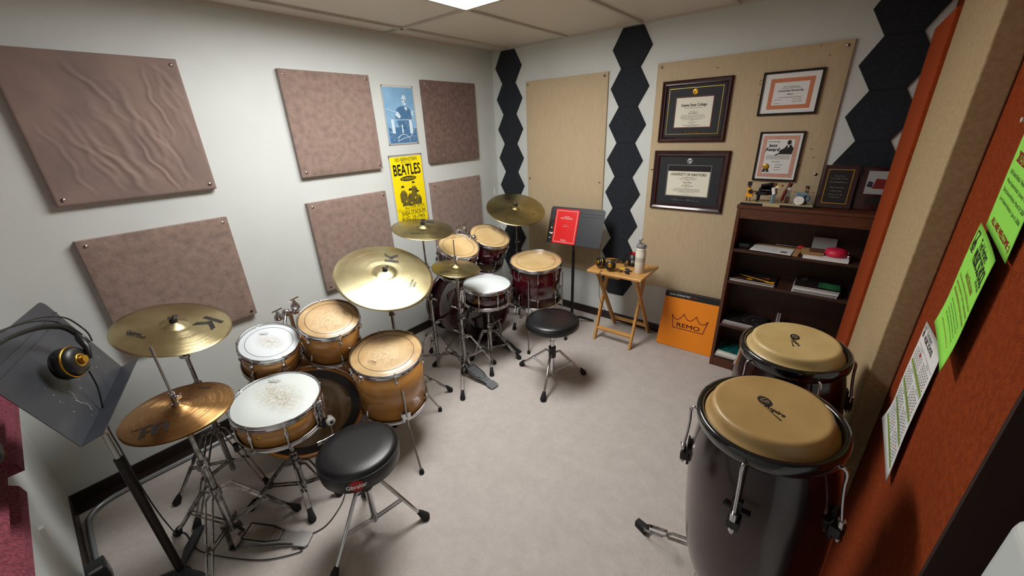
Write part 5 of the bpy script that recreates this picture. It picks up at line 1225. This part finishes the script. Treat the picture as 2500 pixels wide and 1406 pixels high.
# bottom shelf
z = SH[3]; zz = z
def fan(b):
    for i in range(9): b.mi = i % 2; a0_ = .3+i*.3; b.flat([(.05, .02), (.05+.16*math.cos(a0_*.5), .02+.15*math.sin(a0_*.5)), (.05+.16*math.cos((a0_+.3)*.5), .02+.15*math.sin((a0_+.3)*.5))], 0)
    return [TEAL, mat('dark_teal_print', (10, 60, 62), .5)]
for i, (t, m_) in enumerate([(.010, PAPERG), (.012, PAPER), (.010, CREAM), (.009, TEAL)]):
    lb = ['lowest grey booklet in the bottom shelf pile', 'second lowest white booklet in the bottom shelf pile', 'cream booklet right under the teal book', 'teal book with fan pattern on top of the bottom shelf pile'][i]
    slab('booklet', lb, 'book', 2.286+.003*i, y0-.012+.008*i, zz, .24-.01*i, .20, t, -.03*i, m_, 'pile on the bottom shelf', fan if i == 3 else None); zz += t+.0003

# plaques on the bookcase
def plaque(label, x, w, h, inner, im, edge, ym, rot=0., img=False):
    th = thing('award_plaque', label, 'plaque', M=frame((x, ym, ZT+.001), (math.cos(rot), math.sin(rot), 0), (0, .16, 1)), group='wooden award plaques')
    b = MB(); b.box(0, 0, -.016, w, h, 0); bevel(b.build('board', FRAMEW, th), .004, 2)
    b = MB(); b.mi = 0; b.box(inner[0], inner[1], 0, inner[2], inner[3], .001)
    b.mi = 1; z = .0014; border(b, inner[0], inner[1], inner[2], inner[3], .004, z)
    if not img:
        b.mi = 2; rr4 = random.Random(9)
        for yy, ww in ((.185, .05), (.17, .08), (.15, .09), (.12, .07), (.10, .06), (.08, .07), (.065, .05)): b.greek((inner[0]+inner[2])/2-ww/2, (inner[0]+inner[2])/2+ww/2, yy, z, .005, .95, rr4)
    else:
        b.mi = 3; b.flat([(.06, .12), (.12, .12), (.12, .17), (.07, .175)], z); b.mi = 4; b.flat([(.035, .13), (.06, .125), (.06, .155), (.04, .16)], z); b.flat([(.12, .13), (.15, .13), (.145, .155)], z)
        b.mi = 2; b.greek(.04, .14, .105, z, .005)
        b.mi = 5; b.box(.045, .03, 0, .14, .07, .001)
    b.build('engraved_plate', [im, edge, PAPERG, REDT, NAVY, RINGBLK], th)
plaque('wooden plaque with black plate and gold edge on the bookcase', 2.655, .165, .245, (.022, .028, .140, .222), RINGBLK, GOLDM, -.17)
plaque('wooden plaque with pale picture plate at right end of bookcase', 2.828, .165, .235, (.03, .09, .155, .215), PAPERG, PAPERG, -.15, img=True)

# toy brick jazz band
jb = thing('toy_jazz_band', 'toy brick jazz band model with piano, bass and drums on bookcase', 'toy model', (2.48, -.19, ZT))
zb = ZT; y1_ = -.245
b = MB(); b.box(2.272, y1_, zb, 2.648, -.11, zb+.012); b.build('base', BLACK, jb, world=True)
b = MB(); b.box(2.274, y1_+.002, zb+.012, 2.646, -.112, zb+.016)
for i in range(36):
    for k in range(4): b.cyl((2.282+i*.0102, y1_+.012+k*.03, zb+.016), (2.282+i*.0102, y1_+.012+k*.03, zb+.0175), .0028, n=6)
b.build('studded_floor', SANDT, jb, world=True)
b = MB(); b.box(2.395, y1_-.012, zb, 2.485, y1_, zb+.012); b.build('name_tile', SANDT, jb, world=True)
zf = zb+.016
b = MB(); b.mi = 0   # pianist in a yellow dress on a stool
b.box(2.289, -.215, zf+.028, 2.325, -.19, zf+.055); b.box(2.292, -.214, zf+.055, 2.308, -.19, zf+.085); b.box(2.308, -.222, zf+.065, 2.33, -.214, zf+.073)
b.mi = 1; b.box(2.293, -.21, zf+.086, 2.306, -.196, zf+.1); b.box(2.294, -.216, zf, 2.299, -.212, zf+.028); b.box(2.312, -.216, zf, 2.317, -.212, zf+.028); b.box(2.29, -.195, zf, 2.295, -.19, zf+.028); b.box(2.32, -.225, zf+.06, 2.345, -.215, zf+.068)
b.mi = 2; b.box(2.288, -.214, zf+.098, 2.31, -.192, zf+.122); b.cyl((2.312, -.223, zf+.064), (2.312, -.219, zf+.064), .014, n=14)
b.build('pianist', [YELC, BRNT, BLACK], jb, world=True)
b = MB(); b.prism([(2.345, -.225), (2.345, -.135), (2.44, -.135), (2.45, -.16), (2.42, -.19), (2.40, -.225)], zf+.045, zf+.064); b.box(2.338, -.225, zf+.05, 2.352, -.14, zf+.057)
for x, y in ((2.355, -.215), (2.355, -.145), (2.43, -.15)): b.tube([(x, y, zf), (x, y, zf+.045)], [.004, .007], 8)
b.add([(2.355, -.136, zf+.066), (2.448, -.136, zf+.066), (2.36, -.20, zf+.105), (2.425, -.20, zf+.118), (2.355, -.132, zf+.066), (2.448, -.132, zf+.066), (2.36, -.196, zf+.109), (2.425, -.196, zf+.122)][:8], [(0, 1, 3, 2), (6, 7, 5, 4), (0, 2, 6, 4), (1, 5, 7, 3), (2, 3, 7, 6), (0, 4, 5, 1)]); b.box(2.352, -.2, zf+.064, 2.362, -.16, zf+.085)
b.build('grand_piano', BLACK, jb, world=True)
b = MB(); b.box(2.339, -.222, zf+.057, 2.348, -.143, zf+.0595); b.build('piano_keys', WHT, jb, world=True)
b = MB(); b.mi = 1; b.bar((2.437, -.222, zf), (2.441, -.22, zf+.055), .02, .014); b.mi = 0; b.bar((2.441, -.22, zf+.055), (2.432, -.218, zf+.095), .026, .016); b.bar((2.432, -.224, zf+.09), (2.46, -.228, zf+.105), .008, .008); b.mi = 2; b.sphere((2.436, -.218, zf+.108), .010); b.box(2.426, -.228, zf+.113, 2.446, -.208, zf+.121)
b.mi = 3; b.tube([(2.44, -.226, zf+.106), (2.47, -.235, zf+.11), (2.478, -.237, zf+.111)], [.002, .0025, .008], 10); b.build('trumpeter', [WHT, BLUET, BRNT, GOLDM], jb, world=True)
b = MB(); b.mi = 0; b.tube([(2.485, -.20, zf+.012), (2.486, -.20, zf+.03), (2.489, -.20, zf+.05), (2.492, -.20, zf+.065), (2.495, -.20, zf+.08), (2.497, -.2, zf+.088)], [.012, .023, .017, .021, .014, .004], 16, flat=.45); b.bar((2.497, -.20, zf+.085), (2.508, -.2, zf+.135), .006, .006); b.cyl((2.484, -.2, zf), (2.485, -.2, zf+.014), .002, n=6); b.mi = 1; b.bar((2.490, -.212, zf+.03), (2.508, -.212, zf+.13), .004, .002)
b.build('double_bass', [REDT, BLACK], jb, world=True)
b = MB(); b.mi = 0; b.box(2.497, -.18, zf+.04, 2.522, -.165, zf+.09); b.mi = 1; b.box(2.499, -.18, zf, 2.508, -.168, zf+.04); b.box(2.511, -.18, zf, 2.52, -.168, zf+.04); b.mi = 2; b.sphere((2.511, -.173, zf+.105), .011); b.mi = 0; b.box(2.495, -.19, zf+.075, 2.503, -.178, zf+.083); b.mi = 1; b.box(2.50, -.184, zf+.112, 2.524, -.162, zf+.12)
b.build('bass_player', [WHT, REDT, BRNT], jb, world=True)
b = MB(); b.mi = 0; b.cyl((2.573, -.226, zf+.027), (2.573, -.19, zf+.027), .026, n=24); b.mi = 1; b.cyl((2.573, -.2275, zf+.027), (2.573, -.226, zf+.027), .0262, n=24)
b.mi = 0
for i in range(4): b.cyl((2.570+.006*(i % 2), -.2285, zf+.024+.006*(i//2)), (2.570+.006*(i % 2), -.2275, zf+.024+.006*(i//2)), .0012, n=6)
b.mi = 2; b.tube([(2.562, -.20, zf+.05), (2.565, -.212, zf+.066)], .013, 14); b.tube([(2.590, -.20, zf+.05), (2.592, -.212, zf+.066)], .013, 14); b.cyl((2.612, -.19, zf+.02), (2.612, -.19, zf+.05), .016, n=14)
b.mi = 3
for x, y, hh in ((2.538, -.20, .072), (2.628, -.205, .075), (2.604, -.17, .09)): b.cyl((x, y, zf), (x, y, zf+hh), .0016, n=6); b.bar((x, y, zf+.02), (x-.012, y-.01, zf), .003, .003); b.bar((x, y, zf+.02), (x+.012, y-.008, zf), .003, .003)
b.mi = 4
for x, y, hh in ((2.538, -.20, .072), (2.628, -.205, .075), (2.604, -.17, .09), (2.59, -.18, .08)): b.use(Matrix.Translation((x, y, zf+hh))); b.lathe([(0, .003), (.006, .001), (.016, 0), (0, -.001)], 16); b.use(Matrix.Identity(4))
b.build('toy_drum_set', [BLUET, WHT, BLUET, GREYT, GOLDM], jb, world=True)
b = MB(); b.mi = 0; b.box(2.585, -.165, zf+.035, 2.61, -.15, zf+.08); b.mi = 1; b.sphere((2.598, -.157, zf+.092), .010); b.mi = 2; b.box(2.588, -.167, zf+.098, 2.609, -.147, zf+.104); b.box(2.586, -.165, zf, 2.61, -.15, zf+.035); b.build('toy_drummer', [WHT, BRNT, BLACK], jb, world=True)

# ------------------------------------------------------------------ camera, light, view
cam = bpy.data.cameras.new('camera'); co = bpy.data.objects.new('camera', cam); COL.objects.link(co)
cx_, cy_, cz_, yaw, pitch, roll, fpx = 2.7061, -3.1427, 1.7263, -.6873, -.3922, -.0412, 949.905
cyw, syw = math.cos(yaw), math.sin(yaw); f = V3((syw, cyw, 0)); r = V3((cyw, -syw, 0)); u = V3((0, 0, 1))
cp, sp = math.cos(pitch), math.sin(pitch); Fv = f*cp+u*sp; Uv = u*cp-f*sp; cr, sr = math.cos(roll), math.sin(roll); Rv = r*cr+Uv*sr; Uv = Uv*cr-r*sr
co.matrix_world = Matrix(((Rv.x, Uv.x, -Fv.x, cx_), (Rv.y, Uv.y, -Fv.y, cy_), (Rv.z, Uv.z, -Fv.z, cz_), (0, 0, 0, 1)))
cam.sensor_width = 36; cam.lens = 36*fpx/2500; cam.clip_start = .02; cam.clip_end = 50
SC.camera = co
wd = bpy.data.worlds.new('world'); SC.world = wd; wd.use_nodes = True
wd.node_tree.nodes['Background'].inputs[0].default_value = (.8, .82, .85, 1); wd.node_tree.nodes['Background'].inputs[1].default_value = .3
vs = SC.view_settings; vs.view_transform = 'Standard'; vs.look = 'None'; vs.gamma = 1; vs.use_curve_mapping = False; vs.exposure = 1.15
